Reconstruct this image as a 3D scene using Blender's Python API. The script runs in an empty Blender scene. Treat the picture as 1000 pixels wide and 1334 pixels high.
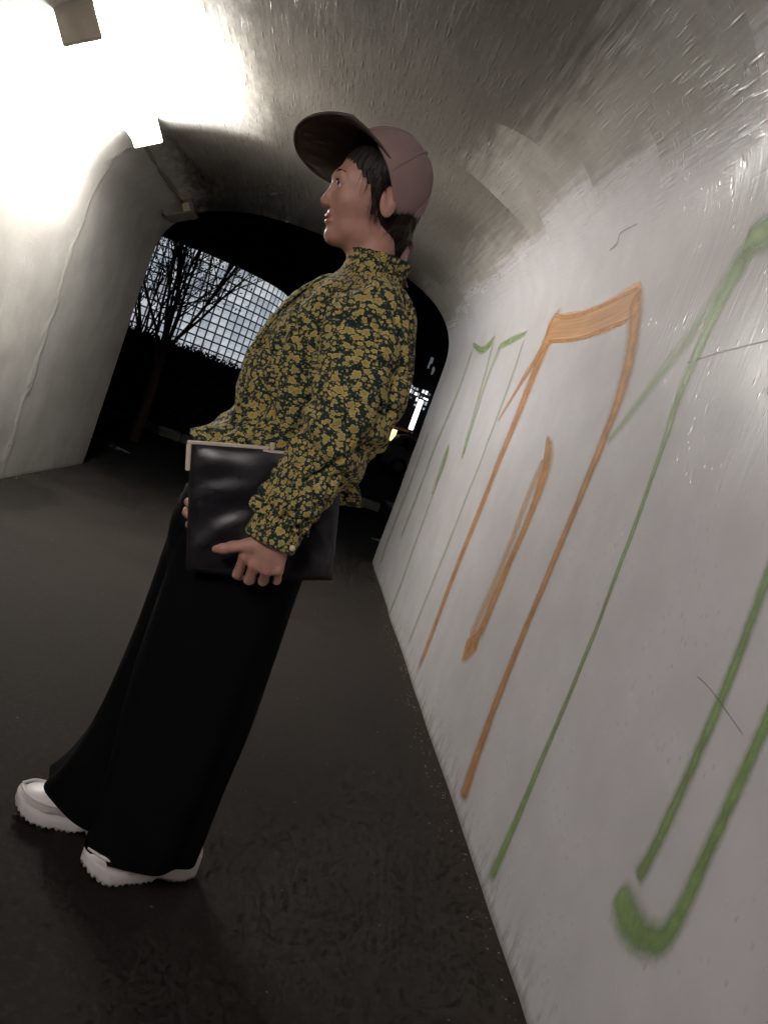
import bpy, bmesh, math, random
import numpy as np
from mathutils import Matrix, Vector

random.seed(7)
RNG = np.random.default_rng(11)
scene = bpy.context.scene
COL = scene.collection

# ------------------------------------------------------------------ camera, world, exposure
CAM_LOC = Vector((0.0, 0.0, 1.0))
CAM_YAW, CAM_PITCH, CAM_ROLL = math.radians(-6.271), math.radians(-4.783), math.radians(20.0)
cam_data = bpy.data.cameras.new('camera')
cam_data.sensor_fit = 'VERTICAL'
cam_data.sensor_height = 24.0
cam_data.lens = 24.0 * 1040.0 / 1334.0
cam_data.clip_start, cam_data.clip_end = 0.05, 600.0
cam = bpy.data.objects.new('camera', cam_data)
COL.objects.link(cam)
cam.matrix_world = (Matrix.Translation(CAM_LOC) @ Matrix.Rotation(CAM_YAW, 4, 'Z')
                    @ Matrix.Rotation(math.radians(90) + CAM_PITCH, 4, 'X') @ Matrix.Rotation(CAM_ROLL, 4, 'Z'))
scene.camera = cam

world = bpy.data.worlds.new('World')
scene.world = world
world.use_nodes = True
wn = world.node_tree
wn.nodes.clear()
sky = wn.nodes.new('ShaderNodeTexSky')
sky.sky_type = 'NISHITA'
sky.sun_disc = False
sky.sun_elevation = math.radians(-4.0)
sky.sun_rotation = math.radians(200.0)
bg = wn.nodes.new('ShaderNodeBackground')
bg.inputs['Strength'].default_value = 0.03
wo = wn.nodes.new('ShaderNodeOutputWorld')
wn.links.new(sky.outputs[0], bg.inputs['Color'])
wn.links.new(bg.outputs[0], wo.inputs['Surface'])

scene.view_settings.view_transform = 'Standard'
scene.view_settings.look = 'None'
scene.view_settings.exposure = 0.0
scene.view_settings.gamma = 1.0
scene.view_settings.use_curve_mapping = False
scene.render.engine = 'CYCLES'
scene.cycles.use_denoising = True
scene.cycles.max_bounces = 5
scene.cycles.use_adaptive_sampling = True
scene.cycles.adaptive_threshold = 0.04
scene.cycles.adaptive_min_samples = 12
scene.cycles.caustics_reflective = False
scene.cycles.caustics_refractive = False
scene.cycles.diffuse_bounces = 3
scene.cycles.transparent_max_bounces = 16
scene.cycles.sample_clamp_indirect = 6.0

# ------------------------------------------------------------------ node helpers
class NT:
    """small wrapper that makes a node material readable"""
    def __init__(self, name):
        self.m = bpy.data.materials.new(name)
        self.m.use_nodes = True
        self.t = self.m.node_tree
        self.t.nodes.clear()
        self.out = self.t.nodes.new('ShaderNodeOutputMaterial')
    def n(self, kind, **kw):
        x = self.t.nodes.new('ShaderNode' + kind)
        for k, v in kw.items():
            setattr(x, k, v)
        return x
    def put(self, sock, v):
        if v is None:
            return
        if isinstance(v, bpy.types.NodeSocket):
            self.t.links.new(v, sock)
        elif isinstance(v, (tuple, list)) and sock.type == 'RGBA' and len(v) == 3:
            sock.default_value = (*v, 1.0)
        else:
            sock.default_value = v
    def math(self, op, a, b=None, c=None, clamp=False):
        x = self.n('Math', operation=op, use_clamp=clamp)
        self.put(x.inputs[0], a); self.put(x.inputs[1], b)
        if c is not None: self.put(x.inputs[2], c)
        return x.outputs[0]
    def vmath(self, op, a, b=None, scale=None):
        x = self.n('VectorMath', operation=op)
        self.put(x.inputs[0], a); self.put(x.inputs[1], b)
        if scale is not None: self.put(x.inputs['Scale'], scale)
        return x.outputs['Value'] if op in ('LENGTH', 'DOT_PRODUCT', 'DISTANCE') else x.outputs[0]
    def mix(self, f, a, b, mode='MIX'):
        x = self.n('Mix', data_type='RGBA', blend_type=mode)
        self.put(x.inputs[0], f); self.put(x.inputs[6], a); self.put(x.inputs[7], b)
        return x.outputs[2]
    def noise(self, vec, scale, detail=4.0, rough=0.55, dist=0.0, dims='3D'):
        x = self.n('TexNoise', noise_dimensions=dims)
        self.put(x.inputs['Vector'], vec)
        x.inputs['Scale'].default_value = scale; x.inputs['Detail'].default_value = detail
        x.inputs['Roughness'].default_value = rough; x.inputs['Distortion'].default_value = dist
        return x.outputs[0]
    def voro(self, vec, scale, feature='F1', dims='3D', rand=1.0):
        x = self.n('TexVoronoi', voronoi_dimensions=dims, feature=feature)
        self.put(x.inputs['Vector'], vec)
        x.inputs['Scale'].default_value = scale; x.inputs['Randomness'].default_value = rand
        return x
    def mapr(self, v, a, b, c=0.0, d=1.0, smooth=False):
        x = self.n('MapRange', clamp=True)
        if smooth: x.interpolation_type = 'SMOOTHSTEP'
        self.put(x.inputs[0], v)
        for i, q in zip((1, 2, 3, 4), (a, b, c, d)): self.put(x.inputs[i], q)
        return x.outputs[0]
    def ramp(self, f, stops, interp='LINEAR'):
        x = self.n('ValToRGB')
        cr = x.color_ramp; cr.interpolation = interp
        while len(cr.elements) < len(stops): cr.elements.new(0.5)
        for e, (p, c) in zip(cr.elements, stops):
            e.position = p; e.color = (*c, 1.0)
        self.put(x.inputs[0], f)
        return x.outputs[0]
    def coord(self, which='Object'):
        return self.n('TexCoord').outputs[which]
    def sep(self, v):
        x = self.n('SeparateXYZ'); self.put(x.inputs[0], v); return x.outputs
    def comb(self, x, y, z=0.0):
        c = self.n('CombineXYZ')
        for i, q in enumerate((x, y, z)): self.put(c.inputs[i], q)
        return c.outputs[0]
    def mapping(self, v, scale=(1, 1, 1), loc=(0, 0, 0)):
        x = self.n('Mapping'); self.put(x.inputs[0], v)
        x.inputs['Scale'].default_value = scale; x.inputs['Location'].default_value = loc
        return x.outputs[0]
    def bump(self, h, strength=0.5, dist=0.01, normal=None):
        x = self.n('Bump'); self.put(x.inputs['Height'], h)
        x.inputs['Strength'].default_value = strength; x.inputs['Distance'].default_value = dist
        self.put(x.inputs['Normal'], normal)
        return x.outputs[0]
    def principled(self, color, rough=0.6, normal=None, spec=0.5, metal=0.0, **kw):
        p = self.n('BsdfPrincipled')
        self.put(p.inputs['Base Color'], color); self.put(p.inputs['Roughness'], rough)
        self.put(p.inputs['Specular IOR Level'], spec); self.put(p.inputs['Metallic'], metal)
        self.put(p.inputs['Normal'], normal)
        for k, v in kw.items(): self.put(p.inputs[k.replace('_', ' ')], v)
        return p.outputs[0]
    def done(self, shader):
        self.t.links.new(shader, self.out.inputs['Surface'])
        return self.m

def simple(name, color, rough=0.6, spec=0.5, metal=0.0, var=0.12, bump=0.15, scale=40.0, **kw):
    t = NT(name)
    co = t.coord()
    n1 = t.noise(co, scale, 5.0)
    n2 = t.noise(co, scale * 0.18, 3.0)
    f = t.math('MULTIPLY_ADD', n1, var, t.math('MULTIPLY_ADD', n2, var, 1.0 - var))
    c = t.vmath('SCALE', t.comb(*color), scale=f)
    return t.done(t.principled(c, t.mapr(n2, 0.3, 0.7, rough * 0.9, min(1, rough * 1.1)), t.bump(n1, bump, 0.002), spec, metal, **kw))

def emitter(name, color, strength):
    t = NT(name)
    e = t.n('Emission'); t.put(e.inputs[0], color); e.inputs[1].default_value = strength
    return t.done(e.outputs[0])

# ------------------------------------------------------------------ object helpers
def link(name, mesh, mat=None, parent=None, smooth=True):
    o = bpy.data.objects.new(name, mesh)
    COL.objects.link(o)
    if mat is not None and not mesh.materials:
        mesh.materials.append(mat)
    if parent is not None: o.parent = parent
    if smooth and len(mesh.polygons):
        mesh.polygons.foreach_set('use_smooth', np.ones(len(mesh.polygons), dtype=bool))
    return o

def pydata(name, verts, faces, mat=None, parent=None, smooth=True):
    me = bpy.data.meshes.new(name)
    me.from_pydata([tuple(map(float, v)) for v in verts], [], [tuple(map(int, f)) for f in faces])
    me.update()
    return link(name, me, mat, parent, smooth)

def frombm(name, bm, mat=None, parent=None, smooth=False):
    me = bpy.data.meshes.new(name)
    bmesh.ops.recalc_face_normals(bm, faces=bm.faces[:])
    bm.to_mesh(me); bm.free()
    return link(name, me, mat, parent, smooth)

def empty(name, loc=(0, 0, 0)):
    o = bpy.data.objects.new(name, None)
    o.empty_display_size = 0.1
    o.location = loc
    COL.objects.link(o)
    return o

def keep(child, parent):
    """parent without moving: every parent here is unrotated"""
    child.parent = parent
    child.matrix_parent_inverse = Matrix.Translation(parent.location).inverted()
    return child

def tag(o, label=None, cat=None, group=None, kind=None):
    if label: o['label'] = label
    if cat: o['category'] = cat
    if group: o['group'] = group
    if kind: o['kind'] = kind
    return o

def box(bm, lo, hi, bevel=0.0, M=None):
    lo, hi = Vector(lo), Vector(hi)
    c, s = (lo + hi) / 2, hi - lo
    r = bmesh.ops.create_cube(bm, size=1.0, matrix=Matrix.Translation(c) @ Matrix.Diagonal((*s, 1)))
    vs = r['verts']
    if bevel > 0:
        es = list({e for v in vs for e in v.link_edges})
        b = bmesh.ops.bevel(bm, geom=es, offset=bevel, segments=2, affect='EDGES', clamp_overlap=True)
        vs = list({v for f in b['faces'] for v in f.verts} | {v for v in vs if v.is_valid})
        if M is not None:
            seen = set(vs); stack = list(vs)
            while stack:
                v = stack.pop()
                for e in v.link_edges:
                    w = e.other_vert(v)
                    if w not in seen: seen.add(w); stack.append(w)
            vs = list(seen)
    if M is not None:
        bmesh.ops.transform(bm, matrix=M, verts=vs)

def boxobj(name, lo, hi, mat, parent=None, bevel=0.0, M=None):
    bm = bmesh.new(); box(bm, lo, hi, bevel, M)
    return frombm(name, bm, mat, parent)

def catmull(K, t):
    """K (n,d) control rows, t in 0..n-1"""
    K = np.asarray(K, float); n = len(K)
    i = np.clip(np.floor(t).astype(int), 0, n - 2); f = (t - i)[:, None]
    g = lambda j: K[np.clip(j, 0, n - 1)]
    p0, p1, p2, p3 = g(i - 1), g(i), g(i + 1), g(i + 2)
    p0 = np.where((i == 0)[:, None], 2 * p1 - p2, p0)
    p3 = np.where((i == n - 2)[:, None], 2 * p2 - p1, p3)
    return 0.5 * (2 * p1 + (p2 - p0) * f + (2 * p0 - 5 * p1 + 4 * p2 - p3) * f ** 2 + (3 * p1 - p0 - 3 * p2 + p3) * f ** 3)

def hash3(i, j, k):
    h = (i * 374761393 + j * 668265263 + k * 2147483647 + 1013904223) & 0xffffffff
    h = ((h ^ (h >> 13)) * 1274126177) & 0xffffffff
    return ((h ^ (h >> 16)) & 0xffffff) / float(0xffffff) * 2 - 1

def vnoise(P):
    P = np.asarray(P, float)
    I = np.floor(P).astype(np.int64); f = P - I; f = f * f * (3 - 2 * f)
    r = 0
    for a in (0, 1):
        for b in (0, 1):
            for c in (0, 1):
                w = (f[..., 0] if a else 1 - f[..., 0]) * (f[..., 1] if b else 1 - f[..., 1]) * (f[..., 2] if c else 1 - f[..., 2])
                r = r + w * hash3(I[..., 0] + a, I[..., 1] + b, I[..., 2] + c)
    return r

def gridfaces(nr, nc, wrap=False):
    f = []
    for r in range(nr - 1):
        for c in range(nc if wrap else nc - 1):
            d = (c + 1) % nc
            f.append((r * nc + c, r * nc + d, (r + 1) * nc + d, (r + 1) * nc + c))
    return f

def set_uv(me, UV):
    """UV per vertex (n,2) -> loops"""
    lay = me.uv_layers.new(name='UVMap')
    idx = np.empty(len(me.loops), dtype=np.int32); me.loops.foreach_get('vertex_index', idx)
    lay.data.foreach_set('uv', np.asarray(UV, np.float32)[idx].ravel())

def loft(name, secs, nu, nv, mat, parent=None, disp=None, expo=2.0, thick=0.0, cap=False, uvoff=(0, 0)):
    """secs rows: centre(3), A(3), B(3). ring = C + A cos + B sin (superellipse expo); one seam column repeated for clean UVs"""
    S = np.asarray(secs, float)
    t = np.linspace(0, len(S) - 1, nv)
    K = catmull(S, t)
    th = np.linspace(0, 2 * np.pi, nu + 1)
    c, s = np.cos(th), np.sin(th)
    e = 2.0 / expo
    c2, s2 = np.sign(c) * np.abs(c) ** e, np.sign(s) * np.abs(s) ** e
    P = K[:, None, 0:3] + K[:, None, 3:6] * c2[None, :, None] + K[:, None, 6:9] * s2[None, :, None]
    seg = np.linalg.norm(np.diff(P, axis=1), axis=2).sum(1)
    per = seg.mean()
    cl = np.r_[0, np.cumsum(np.linalg.norm(np.diff(P[:, :-1].mean(1), axis=0), axis=1))]
    U = np.repeat((th / (2 * np.pi) * per)[None], nv, 0) + uvoff[0]
    V = np.repeat(cl[:, None], nu + 1, 1) + uvoff[1]
    if disp is not None:
        du = np.roll(P[:, :-1], -1, 1) - np.roll(P[:, :-1], 1, 1); du = np.concatenate([du, du[:, :1]], 1)
        dv = np.gradient(P, axis=0)
        N = np.cross(du, dv); N /= np.linalg.norm(N, axis=2, keepdims=True) + 1e-9
        out = P - K[:, None, 0:3]
        sg = np.sign((N * out).sum(2).mean()); N = N * sg
        D = disp(P, np.repeat(th[None], nv, 0), np.repeat((t / (len(S) - 1))[:, None], nu + 1, 1))
        if isinstance(D, tuple):
            P = P + N * D[0][..., None] + D[1]
        else:
            P = P + N * D[..., None]
        P[:, -1] = P[:, 0]
    verts = P.reshape(-1, 3); faces = gridfaces(nv, nu + 1)
    UV = np.stack([U, V], 2).reshape(-1, 2)
    if cap:
        verts = np.concatenate([verts, K[:1, :3], K[-1:, :3]]); a = nv * (nu + 1)
        UV = np.concatenate([UV, UV[:1], UV[-1:]])
        faces += [(a, i + 1, i) for i in range(nu)] + [(a + 1, (nv - 1) * (nu + 1) + i, (nv - 1) * (nu + 1) + i + 1) for i in range(nu)]
    me = bpy.data.meshes.new(name)
    me.from_pydata(verts.tolist(), [], faces)
    set_uv(me, UV)
    # weld the seam, keep the UVs
    bm = bmesh.new(); bm.from_mesh(me)
    bmesh.ops.remove_doubles(bm, verts=bm.verts[:], dist=1e-5)
    bmesh.ops.recalc_face_normals(bm, faces=bm.faces[:])
    bm.to_mesh(me); bm.free()
    o = link(name, me, mat, parent)
    if thick > 0:
        m = o.modifiers.new('cloth', 'SOLIDIFY'); m.thickness = thick; m.offset = -1
    return o

def pathsecs(pts, radii, side=(0, 1, 0), flat=None):
    """tube sections along a path; radii may be (ra, rb)"""
    P = np.asarray(pts, float); out = []
    for i in range(len(P)):
        T = P[min(i + 1, len(P) - 1)] - P[max(i - 1, 0)]; T /= np.linalg.norm(T)
        B = np.asarray(side, float); B = B - T * B.dot(T); B /= np.linalg.norm(B)
        A = np.cross(B, T)
        r = radii[i]; ra, rb = (r, r) if np.isscalar(r) else r
        out.append(np.r_[P[i], A * ra, B * rb])
    return out

def tube(name, pts, radii, mat, parent=None, nu=12, sub=4, cap=True, side=(0, 1, 0)):
    if np.isscalar(radii): radii = [radii] * len(pts)
    return loft(name, pathsecs(pts, radii, side), nu, (len(pts) - 1) * sub + 1, mat, parent, cap=cap)

# ------------------------------------------------------------------ tunnel profile
XC, HW, ZS, BH, NEXP = -0.46, 1.24, 1.72, 0.65, 2.5
Y0, Y1 = -5.0, 6.6

def profile_poly(off=0.0, ns=361):
    pts = [(XC - HW - off, z) for z in np.linspace(-0.03, ZS, 90)[:-1]]
    for a in np.linspace(np.pi, 0, ns):
        c, s = np.cos(a), np.sin(a)
        pts.append((XC + (HW + off) * np.sign(c) * abs(c) ** (2 / NEXP), ZS + (BH + off) * abs(s) ** (2 / NEXP)))
    pts += [(XC + HW + off, z) for z in np.linspace(ZS, -0.03, 90)[1:]]
    return np.array(pts)
_PP = profile_poly()
_SS = np.r_[0, np.cumsum(np.hypot(*np.diff(_PP, axis=0).T))]
S_TOTAL = _SS[-1]
S_HALF = S_TOTAL - 0.06            # r runs 0 (right base) .. S_HALF (left base)

def wall_xz(r):
    """r: arc length up from the foot of the right-hand wall -> x, z, inward normal"""
    s = S_TOTAL - 0.03 - np.asarray(r, float)
    f = lambda q: np.stack([np.interp(q, _SS, _PP[:, 0]), np.interp(q, _SS, _PP[:, 1])], -1)
    p = f(s); t = f(s + 0.01) - f(s - 0.01)
    t /= np.linalg.norm(t, axis=-1, keepdims=True)
    n = np.stack([t[..., 1], -t[..., 0]], -1)
    return p, n

def wall_relief(y, r):
    """gentle unevenness of the hand-rendered wall, metres"""
    y, r = np.broadcast_arrays(np.asarray(y, float), np.asarray(r, float))
    q = np.stack([y * 1.3, r * 1.5, np.zeros_like(y)], -1)
    d = 0.0045 * vnoise(q) + 0.0020 * vnoise(q * 3.1 + 7.0) + 0.0008 * vnoise(q * 8.0 + 3.0)
    lip = np.exp(-((y - 4.93) / 0.04) ** 2) * 0.0012 * (r > 4.3)          # construction joint on the left wall
    return d + lip

def wall_point(y, r, off=0.0):
    p, n = wall_xz(r)
    d = wall_relief(y, r) + off
    p = p + n * d[..., None]
    return np.stack([p[..., 0], np.broadcast_to(y, p[..., 0].shape), p[..., 1]], -1)

# ------------------------------------------------------------------ setting materials
def mat_tunnel():
    t = NT('painted_concrete')
    uv = t.coord('UV')
    y, r, _ = t.sep(uv)
    co = uv
    streakV0 = t.noise(t.mapping(co, (2.6, 42, 1)), 1.0, 2.0, 0.6, dims='2D')
    # paint edges: roller passes end at different heights
    fine = t.noise(t.mapping(co, (9, 22, 1)), 1.0, 2.0, dims='2D')
    w1 = t.n('TexWhiteNoise', noise_dimensions='1D')
    wob = t.math('MULTIPLY_ADD', t.noise(t.mapping(co, (1.2, 2.0, 1)), 1.0, 0.0, dims='2D'), 0.35, y)
    t.put(w1.inputs['W'], t.math('FLOOR', t.math('MULTIPLY', wob, 1.9)))
    w2 = t.n('TexWhiteNoise', noise_dimensions='1D')
    t.put(w2.inputs['W'], t.math('FLOOR', t.math('MULTIPLY_ADD', wob, 1.7, 31.3)))
    e1 = t.math('ADD', t.math('MULTIPLY_ADD', w1.outputs[0], 0.15, 2.04), t.math('MULTIPLY', fine, 0.05))
    e2 = t.math('ADD', t.math('MULTIPLY_ADD', w2.outputs[0], 0.34, 2.20), t.math('MULTIPLY', fine, 0.08))
    m1 = t.mapr(t.math('ADD', t.math('SUBTRACT', e1, r), t.math('MULTIPLY', t.math('SUBTRACT', streakV0, 0.5), 0.13)), -0.055, 0.055, smooth=True)
    m2 = t.mapr(t.math('ADD', t.math('SUBTRACT', e2, r), t.math('MULTIPLY', t.math('SUBTRACT', streakV0, 0.5), 0.30)), -0.13, 0.13, smooth=True)
    big = t.noise(t.mapping(co, (0.9, 0.9, 1)), 1.0, 2.0, dims='2D')
    mid = t.noise(t.mapping(co, (5, 5, 1)), 1.0, 3.0, 0.6, dims='2D')
    streakV = t.noise(t.mapping(co, (55, 5, 1)), 1.0, 2.0, 0.6, dims='2D')     # brush marks down the wall
    streakH = t.noise(t.mapping(co, (3.2, 34, 1)), 1.0, 3.0, 0.62, 0.0, dims='2D')   # board marks along the vault
    conc = t.mix(t.mapr(big, 0.35, 0.68), (0.090, 0.081, 0.070), (0.150, 0.137, 0.119))
    conc = t.mix(t.mapr(streakH, 0.35, 0.75, 0.0, 0.45), conc, (0.085, 0.076, 0.066))
    coat = t.mix(t.mapr(mid, 0.3, 0.7), (0.27, 0.255, 0.23), (0.34, 0.325, 0.30))
    white = t.mix(t.mapr(mid, 0.3, 0.72), (0.432, 0.411, 0.418), (0.474, 0.452, 0.462))
    col = t.mix(t.math('MULTIPLY', m2, 0.75), conc, coat)
    col = t.mix(m1, col, white)
    # the other wall carries the same greyish coat
    ml = t.mapr(t.math('ADD', r, t.math('MULTIPLY', fine, 0.2)), 4.30, 4.48, smooth=True)
    lw = t.mix(t.mapr(mid, 0.3, 0.7), (0.33, 0.318, 0.295), (0.41, 0.397, 0.372))
    lw = t.mix(t.mapr(big, 0.45, 0.7, 0, 0.5), lw, (0.29, 0.278, 0.255))
    col = t.mix(ml, col, lw)
    # pale band along the lamp line: lamp glow put into the colour
    lampglow = t.math('MULTIPLY', t.mapr(t.math('ADD', r, t.math('MULTIPLY', fine, 0.15)), 3.62, 3.92, smooth=True), t.math('MULTIPLY', t.mapr(r, 4.9, 5.2, 1.0, 0.0, smooth=True), t.mapr(y, 4.62, 4.85, 1.0, 0.0, smooth=True)))
    col = t.mix(lampglow, col, (0.52, 0.50, 0.465))
    # scuffs and splash dirt near the floor on both sides
    foot = t.math('MINIMUM', r, t.math('SUBTRACT', S_HALF, r))
    dn = t.noise(t.mapping(co, (26, 9, 1)), 1.0, 3.0, 0.7, dims='2D')
    dirt = t.math('MULTIPLY', t.mapr(foot, 0.0, 0.13, 1.0, 0.0), t.mapr(dn, 0.48, 0.66))
    col = t.mix(t.math('MULTIPLY', dirt, 0.5), col, (0.10, 0.09, 0.078))
    dirt2 = t.mapr(foot, 0.0, 0.03, 0.75, 0.0)
    col = t.mix(dirt2, col, (0.14, 0.125, 0.10))
    # relief
    vault = t.mapr(r, 1.75, 2.15, smooth=True)
    vault = t.math('MULTIPLY', vault, t.mapr(r, 4.5, 4.9, 1.0, 0.25, smooth=True))
    pv = t.voro(t.mapping(co, (20, 12, 1)), 1.0, 'F1', '2D')
    pits = t.mapr(pv.outputs['Distance'], 0.0, 0.20, 1.0, 0.0)
    pits = t.math('MULTIPLY', pits, t.mapr(mid, 0.52, 0.66))
    lump = t.noise(t.mapping(co, (6, 11, 1)), 1.0, 3.0, 0.6, dims='2D')
    rep = t.math('MULTIPLY', t.math('MULTIPLY', t.mapr(r, 0.85, 1.3, smooth=True), t.mapr(y, 1.9, 2.7, 1.0, 0.0, smooth=True)), t.mapr(big, 0.3, 0.55))   # rougher repainted area
    hV = t.math('MULTIPLY_ADD', streakV, t.math('MULTIPLY_ADD', rep, 0.34, 0.022), t.math('MULTIPLY', t.noise(t.mapping(co, (95, 40, 1)), 1.0, 1.0, 0.6, dims='2D'), 0.05))
    tr = t.noise(t.mapping(co, (2.0, 30, 1)), 1.0, 2.0, 0.55, dims='2D')
    ridge = t.mapr(t.math('ABSOLUTE', t.math('SUBTRACT', tr, 0.5)), 0.0, 0.022, 1.0, 0.0)
    ridge = t.math('MULTIPLY', ridge, t.mapr(lump, 0.45, 0.62))
    sv = t.voro(t.mapping(co, (7, 62, 1)), 1.0, 'F1', '2D')
    scr = t.math('MULTIPLY', t.mapr(sv.outputs['Distance'], 0.0, 0.34, 1.0, 0.0, smooth=True), t.mapr(t.sep(sv.outputs['Color'])[1], 0.74, 0.86))
    hC = t.math('ADD', t.math('ADD', t.math('MULTIPLY_ADD', streakH, 0.34, t.math('MULTIPLY', lump, 0.55)), t.math('MULTIPLY', ridge, 0.16)), t.math('MULTIPLY', scr, 0.24))
    hC = t.math('MULTIPLY', hC, 1.5)
    h = t.n('Mix', data_type='FLOAT'); t.put(h.inputs[0], vault); t.put(h.inputs[2], hV); t.put(h.inputs[3], hC)
    # paint runs, nibs and grit under the gloss
    nv = t.voro(t.mapping(co, (60, 26, 1)), 1.0, 'F1', '2D')
    nib = t.math('MULTIPLY', t.mapr(nv.outputs['Distance'], 0.0, 0.26, 1.0, 0.0, smooth=True), t.math('MULTIPLY', t.mapr(t.sep(nv.outputs['Color'])[0], 0.72, 0.9), t.mapr(mid, 0.46, 0.60)))
    h = t.math('ADD', h.outputs[0], t.math('MULTIPLY', nib, 0.45))
    h = t.math('SUBTRACT', h, t.math('MULTIPLY', pits, 0.35))
    # form-work seams across the vault
    sy = t.math('ABSOLUTE', t.math('SUBTRACT', t.math('FRACT', t.math('MULTIPLY', t.math('ADD', y, t.math('MULTIPLY', mid, 0.03)), 1 / 1.22)), 0.5))
    seam = t.math('MULTIPLY', t.mapr(sy, 0.0, 0.012, 1.0, 0.0), vault)
    h = t.math('SUBTRACT', h, t.math('MULTIPLY', seam, 0.25))
    # crusty joint on the left wall
    jd = t.math('ABSOLUTE', t.math('SUBTRACT', t.math('ADD', y, t.math('MULTIPLY', t.math('SUBTRACT', mid, 0.5), 0.22)), 4.93))
    crust = t.math('MULTIPLY', t.mapr(jd, 0.0, 0.05, 1.0, 0.0), t.mapr(r, 4.2, 4.5))
    h = t.math('ADD', h, t.math('MULTIPLY', t.math('MULTIPLY', crust, dn), 2.6))
    nrm = t.bump(h, 0.55, 0.006)
    rough = t.math('ADD', 0.265, 0.0)
    rough = t.math('ADD', rough, t.math('MULTIPLY', t.math('SUBTRACT', 1.0, m1), 0.13))
    return t.done(t.principled(col, rough, nrm, 0.5))

def mat_asphalt(name, base, worn, stain=False):
    t = NT(name)
    co = t.coord()
    f = t.noise(co, 75.0, 2.0, 0.6)
    m = t.noise(co, 2.2, 3.0, 0.5)
    b = t.noise(co, 0.7, 3.0)
    c = t.mix(t.mapr(m, 0.35, 0.7), base, worn)
    c = t.mix(t.mapr(f, 0.50, 0.80, 0, 0.40), c, (0.040, 0.035, 0.030))
    c = t.mix(t.mapr(b, 0.5, 0.75, 0, 0.5), c, base)
    rough = t.mapr(m, 0.3, 0.7, 0.82, 0.96)
    if stain:   # damp patch where water seeps from the foot of the left wall
        x, y, z = t.sep(co)
        dx = t.math('MULTIPLY', t.math('ADD', x, 1.72), 1.5)
        dy = t.math('SUBTRACT', y, 4.55)
        d = t.math('SQRT', t.math('ADD', t.math('MULTIPLY', dx, dx), t.math('MULTIPLY', dy, dy)))
        d = t.math('ADD', d, t.math('MULTIPLY', t.math('SUBTRACT', t.noise(co, 6.0, 5.0, 0.65), 0.5), 0.5))
        w = t.mapr(d, 0.62, 0.70, 1.0, 0.0)
        c = t.mix(t.math('MULTIPLY', w, 0.65), c, (0.008, 0.007, 0.006))
        # grime line along the foot of the right wall
        e = t.mapr(t.math('ADD', x, t.math('MULTIPLY', t.math('SUBTRACT', m, 0.5), 0.25)), 0.60, 0.75)
        c = t.mix(t.math('MULTIPLY', e, 0.5), c, (0.028, 0.021, 0.015))
    return t.done(t.principled(c, rough, t.bump(f, 0.10, 0.002), 0.12))

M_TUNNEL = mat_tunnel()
M_FLOOR = mat_asphalt('tunnel_asphalt', (0.0145, 0.0120, 0.0108), (0.0205, 0.0172, 0.0150), True)
M_ROAD = mat_asphalt('road_asphalt', (0.0095, 0.0090, 0.0092), (0.015, 0.0145, 0.0145))
M_CONC = simple('rough_concrete', (0.20, 0.19, 0.175), 0.85, 0.3, var=0.25, scale=12)

# ------------------------------------------------------------------ tunnel shell, floor, ground
ys = np.unique(np.r_[np.linspace(Y0, 0.0, 90), np.linspace(0.0, Y1, 300)])
rs = np.linspace(-0.02, S_HALF + 0.02, 330)
YY, RR = np.meshgrid(ys, rs, indexing='ij')
PP = wall_point(YY, RR)
me = bpy.data.meshes.new('tunnel')
me.from_pydata(PP.reshape(-1, 3).tolist(), [], gridfaces(len(ys), len(rs)))
set_uv(me, np.stack([YY, RR], 2).reshape(-1, 2))
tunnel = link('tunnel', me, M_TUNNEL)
tag(tunnel, 'pedestrian tunnel vault with white painted walls, grey ceiling and musical note graffiti', 'tunnel', kind='structure')

def headwall(name, ya, yb):
    """portal wall with the arch cut out, as thick as the portal is deep"""
    inner = profile_poly(0.03, 61)
    inner[:, 1] = np.maximum(inner[:, 1], 0.0)
    outer = []
    lo, hi, top = XC - 4.2, XC + 4.2, 3.7
    cx, cz = XC, 1.0
    for x, z in inner:
        dx, dz = x - cx, z - cz
        k = min((hi - cx) / abs(dx) if dx else 1e9, (top - cz) / dz if dz > 0 else 1e9)
        if dz <= 0: k = (hi - cx) / abs(dx); outer.append((cx + dx * k, max(z, 0.0)))
        else: outer.append((cx + dx * k, cz + dz * k))
    n = len(inner); v = []
    for yy in (ya, yb):
        v += [(x, yy, z) for x, z in inner] + [(x, yy, z) for x, z in outer]
    f = []
    for i in range(n - 1):
        f += [(i, i + 1, n + i + 1, n + i), (2 * n + i, 3 * n + i, 3 * n + i + 1, 2 * n + i + 1),
              (i, 2 * n + i, 2 * n + i + 1, i + 1), (n + i, n + i + 1, 3 * n + i + 1, 3 * n + i)]
    return pydata(name, v, f, M_CONC, tunnel, smooth=False)
headwall('portal_wall', Y1 - 0.30, Y1 - 0.002)
headwall('portal_wall', Y0 + 0.002, Y0 + 0.30)

floor = pydata('tunnel_floor', [(XC - HW - 0.02, Y0, 0.004), (XC + HW + 0.02, Y0, 0.004), (XC + HW + 0.02, Y1, 0.004), (XC - HW - 0.02, Y1, 0.004)], [(0, 1, 2, 3)], M_FLOOR, smooth=False)
tag(floor, kind='structure')
ground = pydata('ground', [(-250, -250, 0), (250, -250, 0), (250, 250, 0), (-250, 250, 0)], [(0, 1, 2, 3)], M_ROAD, smooth=False)
tag(ground, kind='structure')

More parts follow.
